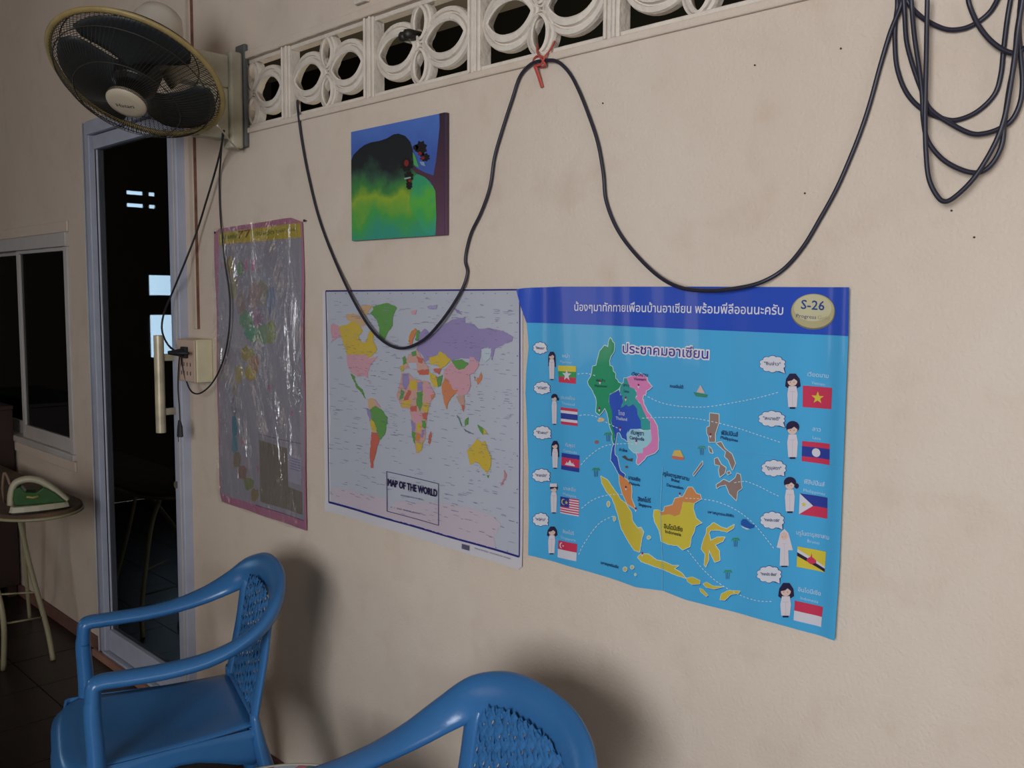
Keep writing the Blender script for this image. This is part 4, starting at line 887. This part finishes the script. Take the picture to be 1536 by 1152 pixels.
# bracket: wall plate, channel, arm
MC = RC - AXF * 0.16
b = MB(); b.box((-2.572, -0.014, 1.812), (-2.520, -0.0, 2.105)); fpart(b, 'wall_plate', mat('galvanised_grey', '#565654', rough=0.6), bevel=0.004)
b = MB(); b.box((-2.578, -0.055, 1.806), (-2.526, -0.014, 2.080)); fpart(b, 'bracket_channel', M_CREAMD, bevel=0.008)
b = MB(); b.box((-2.590, -0.22, 1.975), (-2.530, -0.055, 2.066)); b.box((-2.585, -0.15, 1.83), (-2.535, -0.055, 1.975)); fpart(b, 'bracket_arm', M_CREAMD, bevel=0.006)
b = MB(); b.tube([(-2.56, -0.19, 2.02), (-2.55, -0.21, 1.97), MC + Vector((-.03, 0, -.03)), MC], 0.024, 12); fpart(b, 'swivel_neck', M_CREAMD, smooth=True)
b = MB(); b.box((-2.590, -0.20, 1.87), (-2.583, -0.11, 1.93)); fpart(b, 'red_tag', mat('red_tag', '#8c2f2a', rough=0.6), label='small red tag') 
b = MB(); b.tube(catmull([P(326, 188, -0.20), P(336, 200, -0.15), P(348, 215, -0.08), P(359, 226, -0.02)], 4), 0.0022, 6); fpart(b, 'pull_cord', mat('pale_cord', '#bdb2a4', rough=0.7), smooth=True, label='pale pull cord')

# ================================================================ cables
def cable_pts(pl): return catmull([P(x, y, -d) for x, y, d in pl], 10)
ec = empty('draped_cable', P(815, 90, 0), 'long black cable draped in two loops from the vents to the hook at upper right', 'cable')
R_C = 0.0036
main = [(446,150,-.03),(447,165,.004),(452,205,.006),(462,260,.006),(478,325,.006),(500,385,.008),(530,450,.018),(562,500,.02),(597,522,.02),(632,512,.02),(662,482,.02),(690,440,.014),(701,410,.008),(698,388,.007),(706,352,.007),(722,318,.007),(735,280,.007),(742,235,.007),(755,190,.007),(768,150,.007),(780,115,.007),(797,96,.009),(815,91,.012),(835,92,.010),(853,108,.007),(868,135,.007),(884,175,.007),(897,215,.007),(905,260,.007),(909,300,.007),(924,340,.007),(948,375,.007),(985,412,.012),(1020,431,.022),(1060,436,.024),(1100,433,.024),(1140,424,.018),(1175,404,.008),(1205,370,.007),(1232,325,.007),(1254,285,.007),(1272,245,.007),(1290,200,.007),(1305,155,.007),(1320,100,.008),(1335,50,.010),(1350,12,.014),(1356,-12,.016)]
b = MB(); b.tube(cable_pts(main), R_C, 8); o = b.build('cable_run', M_CABLE, ec, smooth=True); o.location = -ec.location
Y_ = Z(1300, 0, 3.6)
loops = [
 [(165,-20),(165,40),(155,120),(152,230),(165,370),(215,500),(300,590),(420,643),(500,645),(600,600),(690,510),(725,400),(740,260),(760,100),(780,-20)],
 [(200,-20),(205,80),(215,220),(245,340),(290,470),(340,585),(440,660),(560,720),(650,718),(735,685),(790,640),(830,550),(842,440),(832,300),(822,150),(835,-20)],
 [(240,-20),(245,60),(258,200),(285,380),(300,520),(305,640),(330,760),(410,860),(520,920),(610,930),(680,880),(730,780),(745,650),(770,480),(800,320),(815,150),(850,-20)],
 [(328,-20),(325,120),(322,300),(318,480),(315,640),(320,820),(335,960),(375,1050),(420,1088),(480,1060),(580,960),(680,800),(740,650),(775,470),(800,300),(818,150),(845,-20)],
 [(215,0),(260,60),(330,115),(430,158),(520,155),(600,120),(670,60),(715,-20)],
 [(545,-20),(560,40),(600,130),(660,210),(730,265),(800,288),(850,262),(900,220)],
]
for i, lp in enumerate(loops):
    pts = [(x, y, 0.006 + 0.0075 * (i % 4) + (0.004 if k in (0, len(lp) - 1) else 0)) for k, (x, y) in enumerate(Y_(lp))]
    b = MB(); b.tube(cable_pts(pts), R_C, 8); o = b.build('cable_loop', M_CABLE, ec, smooth=True); o.location = -ec.location
# hooks just above the frame
for hx in (1353, 1530):
    q = P(hx, -10, 0)
    b = MB(); b.tube([q + Vector((0, 0.002, 0.012)), q + Vector((0, -0.042, 0.0)), q + Vector((0, -0.046, 0.012))], 0.0025, 6)
    o = b.build('wall_hook', mat('hook_steel', '#55504c', rough=0.4, metal=0.6)); tag(o, 'small steel wall hook holding the ' + ('left' if hx < 1400 else 'right') + ' side of the coiled cable', 'hook')
M_RED = mat('red_string', '#b5483e', rough=0.6)
b = MB(); 
b.tube(cable_pts([(806,68,-.01),(806,78,.004),(812,88,.018),(818,98,.012),(808,100,.006),(800,92,.006),(806,84,.012),(816,86,.02)]), 0.0022, 6)
b.tube(cable_pts([(832,62,-.01),(826,74,.003),(818,84,.018),(812,96,.017),(802,99,.016)]), 0.0022, 6)
tag(b.build('red_string', M_RED, smooth=True), 'red plastic string tying the cable to the vents', 'string')
b = MB(); b.tube([P(802,99,-.017), P(807,112,-.010), P(813,131,-.006)], 0.0042, 6, r2=0.001); o = b.build('string_tail', M_RED, bpy.data.objects['red_string']); o.location = -bpy.data.objects['red_string'].location
# fan lead and plugs
fc = empty('fan_lead', P(290, 530, 0), 'thin black fan power lead hanging from the fan and plugged into the socket box', 'cable')
def cpart(b, name, m, **k):
    o = b.build(name, m, fc, **k); o.location = -fc.location; return o
b = MB(); b.tube(cable_pts([(336,196,.10),(331,225,.06),(322,260,.03),(310,300,.03),(296,345,.03),(278,392,.05),(258,440,.06),(246,470,.065),(243,495,.07),(252,517,.075),(268,529,.08),(283,530,.08)]), 0.0032, 8); cpart(b, 'lead', M_RUBBER, smooth=True)
b = MB(); b.tube(cable_pts([(334,200,.09),(331,240,.02),(329,275,.008),(331,330,.008),(337,390,.022),(343,430,.022),(345,460,.022),(343,500,.022),(335,540,.022),(320,572,.03),(302,589,.045),(288,588,.055),(279,570,.06),(273,545,.065),(272,532,.075)]), 0.0026, 8); cpart(b, 'lead', M_RUBBER, smooth=True)
b = MB(); b.tube(cable_pts([(270,531,.075),(268,550,.07),(267,580,.07),(269,610,.07),(270,632,.07)]), 0.0024, 8); cpart(b, 'lead', M_RUBBER, smooth=True)
b = MB(); b.tube([P(269,630,-.07), P(270,640,-.07), P(270,655,-.07)], [0.005, 0.011, 0.013], 8, r2=[0.004, 0.008, 0.01]); b.box(tuple(P(268.5,656,-.068) - Vector((.006,.001,.016))), tuple(P(268.5,656,-.068) + Vector((-.003,.001,.004)))); cpart(b, 'loose_plug', M_RUBBER, bevel=0.002)

# ================================================================ socket box
SX1 = -2.775; SD = 0.062
z1_ = P(320, 509, 0).z; z0_ = P(320, 573, 0).z
fx0 = P(279, 540, -SD).x
sb = empty('socket_box', (SX1 - .06, 0, z0_), 'cream surface socket box by the door with a black plug in its front', 'socket')
def spart(b, name, m, parent=None, **k):
    o = b.build(name, m, parent or sb, **k)
    if parent is None: o.location = -sb.location
    return o
b = MB(); b.box((SX1 - 0.118, -SD + 0.006, z0_), (SX1, 0, z1_)); spart(b, 'back_box', M_CREAM, bevel=0.004)
b = MB(); b.box((SX1 - 0.119, -SD, z0_ + .001), (SX1 - 0.001, -SD + 0.0055, z1_ - .001)); fpz = spart(b, 'face_plate', mat('pinkish_plate', '#b79a86', rough=0.5), bevel=0.003)
zm = (z0_ + z1_) / 2
M_SLOT = mat('socket_slot', '#3a2a24', rough=0.8)
for dz in (-0.012, -0.040):
    b = MB()
    for dx in (0.030, 0.052, 0.074, .092): b.box((SX1 - dx - .0025, -SD - 0.0005, zm + dz - .006), (SX1 - dx + .0025, -SD + 0.001, zm + dz + .006))
    o = b.build('socket_slots', M_SLOT, fpz); o['kind'] = 'stuff'
q = Vector((SX1 - 0.058, -SD, zm + 0.026))
b = MB(); b.box(tuple(q + Vector((-.016, -.012, -.018))), tuple(q + Vector((.016, 0, .018)))); b.tube([q + Vector((0, -.012, 0)), q + Vector((0, -.035, 0)), q + Vector((-.002, -.058, 0.001))], [0.014, 0.010, 0.006], 10)
cpart(b, 'plug', M_RUBBER, bevel=0.002)
cb = P(283, 530, -0.08)
b = MB(); b.tube([cb, (cb + q + Vector((0, -.055, 0))) / 2, q + Vector((-.002, -.056, 0.001))], 0.0045, 8); cpart(b, 'plug_sleeve', M_RUBBER, smooth=True)

# ================================================================ plastic chairs
def blue_plastic():
    m = mat('blue_plastic', '#33679a', rough=0.28, spec=0.5, noise=0.04, nscale=9, bump=0.04, bscale=140); return m
M_BLUE = blue_plastic()
def make_chair(label, loc, rot, group=None):
    """local frame: x across, -y is where the sitter faces, z up from the floor"""
    root = empty('plastic_chair', loc, label, 'chair', rot, group)
    # rim: one band from front leg tip over arms and the top of the back
    half = [(0.213, -0.179, 0.545, 1, 0, 0, .025), (0.212, -0.176, 0.590, 1, 0, 0, .026), (0.212, -0.163, 0.599, 1, 0, 0, .026), (0.212, -0.14, 0.600, 1, 0, 0, .026), (0.214, -0.10, 0.600, 1, 0, 0, .027), (0.216, -0.02, 0.602, 1, 0, 0.0, .028), (0.218, 0.06, 0.612, 1, 0, .10, .029), (0.213, 0.13, 0.632, 1, .05, .35, .032), (0.198, 0.190, 0.662, 1, .12, .7, .037), (0.162, 0.230, 0.696, .7, .2, 1, .042), (0.09, 0.254, 0.720, .3, .28, 1, .044)]
    top = [(0.0, 0.260, 0.728, 0, .3, 1, .044)]
    left = [(-x, y, z, -a, b_, c, w_) for x, y, z, a, b_, c, w_ in half]
    ctrl = left + top + half[::-1]
    pts = catmull([c[:3] for c in ctrl], 6); wv = []; ws = []
    m = len(ctrl)
    for i in range(len(pts)):
        t = i / 6; k = min(int(t), m - 2); f = t - k
        a = Vector(ctrl[k][3:6]).normalized(); c = Vector(ctrl[k + 1][3:6]).normalized(); wv.append((a * (1 - f) + c * f).normalized()); ws.append(ctrl[k][6] * (1 - f) + ctrl[k + 1][6] * f)
    b = MB(); b.tube(pts, ws, 18, r2=[0.017] * len(pts), wv=wv); b.build('rim_and_armrests', M_BLUE, root, smooth=True)
    # front posts
    for s in (-1, 1):
        b = MB(); pp = [(s * 0.213, -0.178, 0.575), (s * 0.214, -0.180, 0.53), (s * 0.218, -0.176, 0.40), (s * 0.226, -0.190, 0.25), (s * 0.240, -0.212, 0.0)]
        pp = catmull(pp, 4); b.tube(pp, [(0.018, 0.0225, 0.0245)[i] if i < 3 else 0.025 for i in range(len(pp))], 14, r2=[(0.010, 0.0145, 0.0165)[i] if i < 3 else 0.0175 + .006 * i / len(pp) for i in range(len(pp))], wv=(1, 0, 0)); b.build('leg', M_BLUE, root, smooth=True)
    for s in (-1, 1):
        b = MB(); pp = catmull([(s * 0.160, 0.176, 0.44), (s * 0.168, 0.188, 0.36), (s * 0.188, 0.225, 0.2), (s * 0.205, 0.255, 0.0)], 4)
        b.tube(pp, [0.019 + 0.013 * min(1, i / 6) for i in range(len(pp))], 14, r2=[0.009 + 0.011 * min(1, i / 6) for i in range(len(pp))], wv=(1, 0, 0)); b.build('leg', M_BLUE, root, smooth=True)
    # stiles of the back
    for s in (-1, 1):
        b = MB(); pp = catmull([(s * 0.160, 0.170, 0.38), (s * 0.156, 0.186, 0.47), (s * 0.152, 0.205, 0.57), (s * 0.150, 0.218, 0.66), (s * 0.150, 0.228, 0.685)], 4)
        b.tube(pp, 0.022, 12, r2=0.009, wv=(1, 0, 0)); b.build('back_stile', M_BLUE, root, smooth=True)
    # woven panel: diagonal strips passing over and under
    b = MB()
    def back_y(z): return 0.180 + (z - 0.42) * 0.17
    def inside(x, z):
        if z < 0.415 or abs(x) > 0.150: return False
        zt = 0.718 - 0.9 * max(0, abs(x) - 0.03) ** 1.6
        return z < zt
    pitch = 0.0155; wd = 0.0072
    for fam in (0, 1):
        dx, dz = ((0.5, 0.866) if fam == 0 else (0.5, -0.866))
        nx, nz = -dz, dx
        for k in range(-30, 31):
            seg = []
            c0 = Vector((nx * k * pitch, 0, 0.57 + nz * k * pitch))
            t = -0.32
            while t < 0.32:
                x = c0.x + dx * t; z = c0.z + dz * t
                if inside(x, z):
                    ph = (t / pitch) * pi + (k % 2) * pi + (pi if fam else 0)
                    seg.append((x, back_y(z) + 0.0022 * math.sin(ph * .8), z))
                else:
                    if len(seg) > 1: b.tube(seg, wd, 4, r2=0.0016, wv=(nx, 0, nz), caps=False)
                    seg = []
                t += 0.0065
            if len(seg) > 1: b.tube(seg, wd, 4, r2=0.0016, wv=(nx, 0, nz), caps=False)
    wp = b.build('woven_back_panel', M_BLUE, root, smooth=False); wp['kind'] = 'stuff'
    # seat: dished plate with rolled edge
    b = MB()
    def seat(u, v):
        y = -0.262 + 0.44 * v
        hw = 0.215 - 0.045 * v
        x = (u * 2 - 1)
        ex = abs(x) ** 6
        z = 0.408 - 0.018 * math.sin(pi * min(1, v * 1.05)) * (1 - x * x) + 0.012 * (v ** 3)
        if v < 0.14: z -= 0.030 * ((0.14 - v) / 0.14) ** 2
        yy = y + (0.028 * (abs(x) ** 4) if v < .3 else 0) * (1 - v / .3)
        return (x * hw, yy, z - 0.006 * ex)
    b.grid(seat, 18, 18); b.build('seat', M_BLUE, root, smooth=True, solid=0.005)
    # apron under the seat edge
    b = MB()
    lp = [(-0.168, 0.19), (-0.190, 0.0), (-0.212, -0.18), (-0.186, -0.232), (0.0, -0.256), (0.186, -0.232), (0.212, -0.18), (0.190, 0.0), (0.168, 0.19)]
    pts = catmull([(x, y, 0) for x, y in lp], 5)
    n = len(pts)
    def apr(u, v):
        p = pts[min(n - 1, int(round(u * (n - 1))))]; uu = (u * 8) % 1
        side = abs(p.x) > 0.17 and p.y > -0.18
        drop = 0.040 + (0.050 * abs(math.sin((p.y + 0.0) / 0.2 * pi / 2)) ** 2 if side else 0.05 * (abs(p.x) / .2) ** 2)
        zt = 0.405 if not (abs(p.x) < .2 and p.y < -.2) else 0.380
        return (p.x * (1 + .03 * v), p.y * (1 + .03 * v), zt - drop * v)
    b.grid(apr, n, 5); b.build('seat_apron', M_BLUE, root, smooth=True, solid=0.006)
    b = MB(); b.box((-0.155, 0.172, 0.370), (0.155, 0.186, 0.430)); b.build('back_rail', M_BLUE, root, bevel=0.005)
    return root
RZ = math.atan2(-0.3, 0.95)
make_chair('blue plastic armchair beside the glass door, seen from its side', (-2.190, -0.434, FL), RZ)
make_chair('nearest blue plastic armchair, its rounded woven back rising at the bottom edge', (-1.135, -0.515, FL), RZ + 0.12)

# ================================================================ round table with flowered top
def flower_material():
    m = bpy.data.materials.new('flowered_vinyl'); m.use_nodes = True; nt = m.node_tree; N = nt.nodes; Lk = nt.links; bs = N['Principled BSDF']; bs.inputs['Roughness'].default_value = 0.3
    g = N.new('ShaderNodeNewGeometry'); v = N.new('ShaderNodeTexVoronoi'); v.inputs['Scale'].default_value = 22; Lk.new(g.outputs['Position'], v.inputs['Vector'])
    cr = N.new('ShaderNodeValToRGB'); cr.color_ramp.interpolation = 'CONSTANT'
    cols = [(0, '#8fa6b4'), (.25, '#3f7f7a'), (.4, '#b46a7c'), (.55, '#a9b7be'), (.7, '#5a7f9c'), (.85, '#8a5560')]
    while len(cr.color_ramp.elements) < len(cols): cr.color_ramp.elements.new(.5)
    for e, (p, c) in zip(cr.color_ramp.elements, cols): e.position = p; e.color = srgb(c)
    s = N.new('ShaderNodeSeparateColor'); Lk.new(v.outputs['Color'], s.inputs[0]); Lk.new(s.outputs[0], cr.inputs[0]); Lk.new(cr.outputs[0], bs.inputs['Base Color']); return m
TZ = 0.360
tcx, tcy, TR = -1.575, -0.490, 0.205
ta = empty('low_round_table', (tcx, tcy, FL), 'low round table with pale rim and flowered top, between the two blue chairs', 'table')
def tpart(b, name, m, **k): return b.build(name, m, ta, **k)
HT = TZ - FL
b = MB(); b.lathe([(0.0, HT - 0.006), (TR - 0.008, HT - 0.006), (TR - 0.008, HT - 0.002), (0.0, HT - 0.002)], n=64); tpart(b, 'tabletop', flower_material())
b = MB(); b.tube([(TR * math.cos(2 * pi * k / 64) * 0.985, TR * math.sin(2 * pi * k / 64) * 0.985, HT - 0.005) for k in range(64)], 0.004, 8, closed=True, r2=0.007, wv=(0, 0, 1)); tpart(b, 'rim', mat('pale_rim', '#b9b3a2', rough=0.4), smooth=True)
b = MB(); b.lathe([(0.0, HT - 0.022), (TR - 0.015, HT - 0.022), (TR - 0.015, HT - 0.007), (0.0, HT - 0.007)], n=48); tpart(b, 'underside', mat('brown_board', '#5a4030', rough=0.7))
for k in range(4):
    a = pi / 4 + k * pi / 2; c, s_ = math.cos(a), math.sin(a)
    b = MB(); b.tube([(c * 0.12, s_ * 0.12, HT - 0.022), (c * 0.17, s_ * 0.17, 0.0)], 0.011, 10); tpart(b, 'leg', mat('brown_leg', '#4a3a30', rough=0.5), smooth=True)

# ================================================================ ironing board
M_BOARD = mat('brown_board_cover', '#54402e', rough=0.9, noise=0.35, nscale=9, bump=0.2, bscale=60)
M_TUBE = mat('cream_enamel_tube', '#8f8668', rough=0.5, noise=0.1)
BZ = 0.600
ib = empty('ironing_board', (-3.95, -0.27, FL), 'narrow ironing board with brown cover and cream tube legs, below the window', 'ironing board')
def ipart(b, name, m, **k):
    o = b.build(name, m, ib, **k); o.location = -ib.location; return o
bx0, bx1, byc = -4.70, -3.50, -0.265
out = []
for k in range(25):
    t = -pi / 2 + pi * k / 24; out.append((bx1 - 0.20 + 0.20 * math.cos(t) if math.cos(t) > 0 else bx1 - 0.20, byc + 0.165 * math.sin(t) + 0.0))
out += [(bx0 + 0.03, byc + 0.165), (bx0, byc + 0.14), (bx0, byc - 0.14), (bx0 + 0.03, byc - 0.165)]
b = MB(); b.prism([(x, y, BZ - 0.028) for x, y in out], (0, 0, 0.028)); ipart(b, 'board_top', M_BOARD, bevel=0.008)
b = MB(); b.tube([(x, y, BZ - 0.020) for x, y in out], 0.006, 6, closed=True); ipart(b, 'frame_rim', M_TUBE, smooth=True)
def legp(pts, r=0.010):
    b = MB(); b.tube(catmull(pts, 5), r, 10); ipart(b, 'leg', M_TUBE, smooth=True)
fA = (-3.826, -0.174, FL); fB = (-3.853, -0.347, FL); fC = (-4.379, -0.087, FL); fD = (-4.48, -0.30, FL)
legp([fA, P(70, 940, -0.185), P(45, 850, -0.23), P(36, 810, -0.25), P(30, 779, -0.27)])
legp([fB, P(5, 930, -0.36), P(-12, 860, -0.37), P(-40, 790, -0.36)])
legp([fC, P(38, 850, -0.12), P(36, 800, -0.13), P(34, 776, -0.14)], 0.008)
legp([fD, P(-30, 850, -0.30), P(-20, 776, -0.30)], 0.008)
b = MB(); b.tube([P(58, 888, -0.205), P(-20, 893, -0.36)], 0.004, 6); b.tube([P(67, 925, -0.188), P(5, 936, -0.355)], 0.004, 6); ipart(b, 'cross_bar', M_TUBE, smooth=True)

# ================================================================ iron
ir = empty('clothes_iron', (-3.40, -0.385, BZ), 'small clothes iron with cream body and see-through green tank, standing on the ironing board', 'iron')
Q0 = P(105, 765, -0.30); z_s = BZ + 0.002
nose = Vector((0, 0, 0)); 
def at_z(px, py, z):
    d = ray(px, py); return CAM + d * ((z - CAM.z) / d.z)
nz_ = at_z(105, 766, z_s); rz_ = at_z(12, 773, z_s)
FW = (nz_ - rz_); LEN = FW.length; FW.normalize(); SD_ = Vector((-FW.y, FW.x, 0)).normalized()
def ip(l, s_, h): return rz_ + FW * (l * LEN) + SD_ * s_ + Vector((0, 0, h)) 
def irp(b, name, m, parent=None, **k):
    o = b.build(name, m, parent or ir, **k)
    if parent is None: o.location = -ir.location
    return o
HWD = 0.050
def sole_poly(h, k=1.0): 
    pr = [(0.02, .85), (0.0, .5)]
    pts = [(0.0, -.75), (0.06, -1), (0.25, -1), (0.5, -.88), (0.75, -.58), (0.92, -.25), (1.0, 0), (0.92, .25), (0.75, .58), (0.5, .88), (0.25, 1), (0.06, 1), (0.0, .75)]
    return [ip(0.5 + (l - .5) * k, s_ * HWD * k + HWD, h) for l, s_ in pts]
b = MB(); b.prism(sole_poly(0.0), (0, 0, 0.006)); irp(b, 'soleplate', mat('dark_soleplate', '#26211f', rough=0.4, metal=0.4), bevel=0.001)
M_IRC = mat('iron_cream', '#a59d84', rough=0.4)
b = MB(); 
n0 = sole_poly(0.006, .985); n1 = sole_poly(0.026, .93); n = len(n0)
b.add(n0 + n1, [(i, (i + 1) % n, n + (i + 1) % n, n + i) for i in range(n)] + [tuple(range(n, 2 * n))]); irp(b, 'skirt', M_IRC, smooth=False, bevel=0.003)
# side profile solids: tank and handle arch
def prof(pts, w0, name, m, **k):
    b = MB(); b.prism([ip(l, HWD - w0, h) for l, h in pts], SD_ * (2 * w0)); return irp(b, name, m, **k)
prof([(0.10, .026), (0.07, .050), (0.10, .086), (0.20, .094), (0.28, .074), (0.46, .070), (0.58, .088), (0.75, .066), (0.94, .028)], 0.031, 'water_tank', mat('green_clear_plastic', '#264c1c', rough=0.25, noise=0.15, nscale=30), bevel=0.004)
arch = catmull([ip(0.03, HWD, .026), ip(0.05, HWD, .07), ip(0.12, HWD, .104), ip(0.30, HWD, .116), ip(0.48, HWD, .110), ip(0.64, HWD, .090), ip(0.80, HWD, .060), ip(0.95, HWD, .028)], 5)
b = MB(); b.tube(arch, 0.013, 10, r2=0.019, wv=(0, 0, 1)); irp(b, 'handle', M_IRC, smooth=True)
b = MB(); b.tube([ip(0.30, HWD - .033, .058), ip(0.40, HWD - .035, .054), ip(0.50, HWD - .033, .058)], 0.004, 8); irp(b, 'dial', mat('dial_olive', '#8c8848', rough=0.5), smooth=True)
b = MB(); b.lathe([(0, .0), (.008, .001), (.009, .006), (0, .010)], ip(0.55, HWD, .108), (0, 0, 1), 12); irp(b, 'spray_button', mat('white_button', '#a8a8a8', rough=0.4), smooth=True)
b = MB(); b.tube(catmull([ip(0.03, HWD, .10), ip(-0.02, HWD, .135), ip(-.06, HWD, .14), ip(-.10, HWD + .02, .09), ip(-.11, HWD + .06, .04), ip(-.14, HWD + .16, .006)], 5), 0.0045, 8); irp(b, 'cord', mat('cloth_cord', '#7c6250', rough=0.8), smooth=True)

# ================================================================ dark wooden cabinet at the far left
M_WOOD = mat('dark_brown_wood', '#2c1713', rough=0.5, noise=0.3, nscale=6)
cx0, cx1 = -5.70, P(25, 640, 0).x
cz1 = 0.86
ca = empty('wooden_cabinet', ((cx0 + cx1) / 2, -0.22, FL), 'dark reddish wooden cabinet at the far left, against the wall under the window', 'cabinet')
def kpart(b, name, m, **k):
    o = b.build(name, m, ca, **k); o.location = -ca.location; return o
b = MB(); b.box((cx0, -0.36, FL + 0.06), (cx1, -0.014, cz1 - 0.02)); kpart(b, 'body', M_WOOD, bevel=0.003)
b = MB(); b.box((cx0 - 0.01, -0.38, cz1 - 0.02), (cx1 + 0.012, -0.014, cz1)); kpart(b, 'top', M_WOOD, bevel=0.003)
for k in range(2):
    xa = cx0 + 0.02 + k * (cx1 - cx0 - 0.02) / 2; xb = xa + (cx1 - cx0 - 0.04) / 2 - 0.01
    b = MB(); b.box((xa, -0.375, FL + 0.09), (xb, -0.361, cz1 - 0.05)); d_ = kpart(b, 'door', M_WOOD, bevel=0.004)
    b = MB(); b.lathe([(0, 0), (.012, .004), (.010, .016), (0, .02)], (xb - .04 if k == 0 else xa + .04, -0.375, .45), (0, -1, 0), 12); b.build('knob', mat('brass_knob', '#7c6438', rough=0.4, metal=0.7), d_, smooth=True)
for xx in (cx0 + 0.03, cx1 - 0.07):
    for yy in (-0.34, -0.06):
        b = MB(); b.box((xx, yy, FL), (xx + 0.04, yy + 0.04, FL + 0.06)); kpart(b, 'foot', M_WOOD)

# ================================================================ small things on the wall
M_NAIL = mat('old_nail', '#3b2f2c', rough=0.6, metal=0.3)
for x, y in ((1133, 98), (1262, 73), (1208, 290), (905, 155), (754, 101), (1428, 316), (1462, 356)):
    q = P(x, y, 0); b = MB(); b.lathe([(0.0, 0.003), (0.0015, 0.0025), (0.0015, 0.001), (0.0008, 0.001), (0.0008, -0.004)], q, (0, -1, 0), 8)
    o = b.build('nail', M_NAIL, wall_back)
for x, y, l in ((457, 331, 'provinces map top right corner'), (323, 349, 'provinces map top left corner')):
    q = P(x, y, -0.007); b = MB(); b.lathe([(0.0, 0.004), (0.0035, 0.003), (0.0035, 0.0), (0.001, 0.0), (0.001, -0.012)], q, (0, -1, 0), 10)
    o = b.build('drawing_pin', M_NAIL); tag(o, 'dark drawing pin in the ' + l, 'pin')
q = P(615, 52, -0.004)
b = MB(); b.lathe([(0.0, 0.016), (0.010, 0.014), (0.013, 0.004), (0.013, -0.03), (0.0, -0.03)], q, (0, -1, 0), 14)
b.lathe([(0.0, 0.012), (0.010, 0.010), (0.012, 0.0), (0.012, -0.03), (0, -.03)], q + Vector((-0.022, 0.0, -0.001)), (0, -1, 0), 14)
tag(b.build('cable_gland', mat('dark_gland', '#1d1a14', rough=0.5), smooth=True), 'small dark round fitting lodged in the top petal of a vent block', 'fitting')
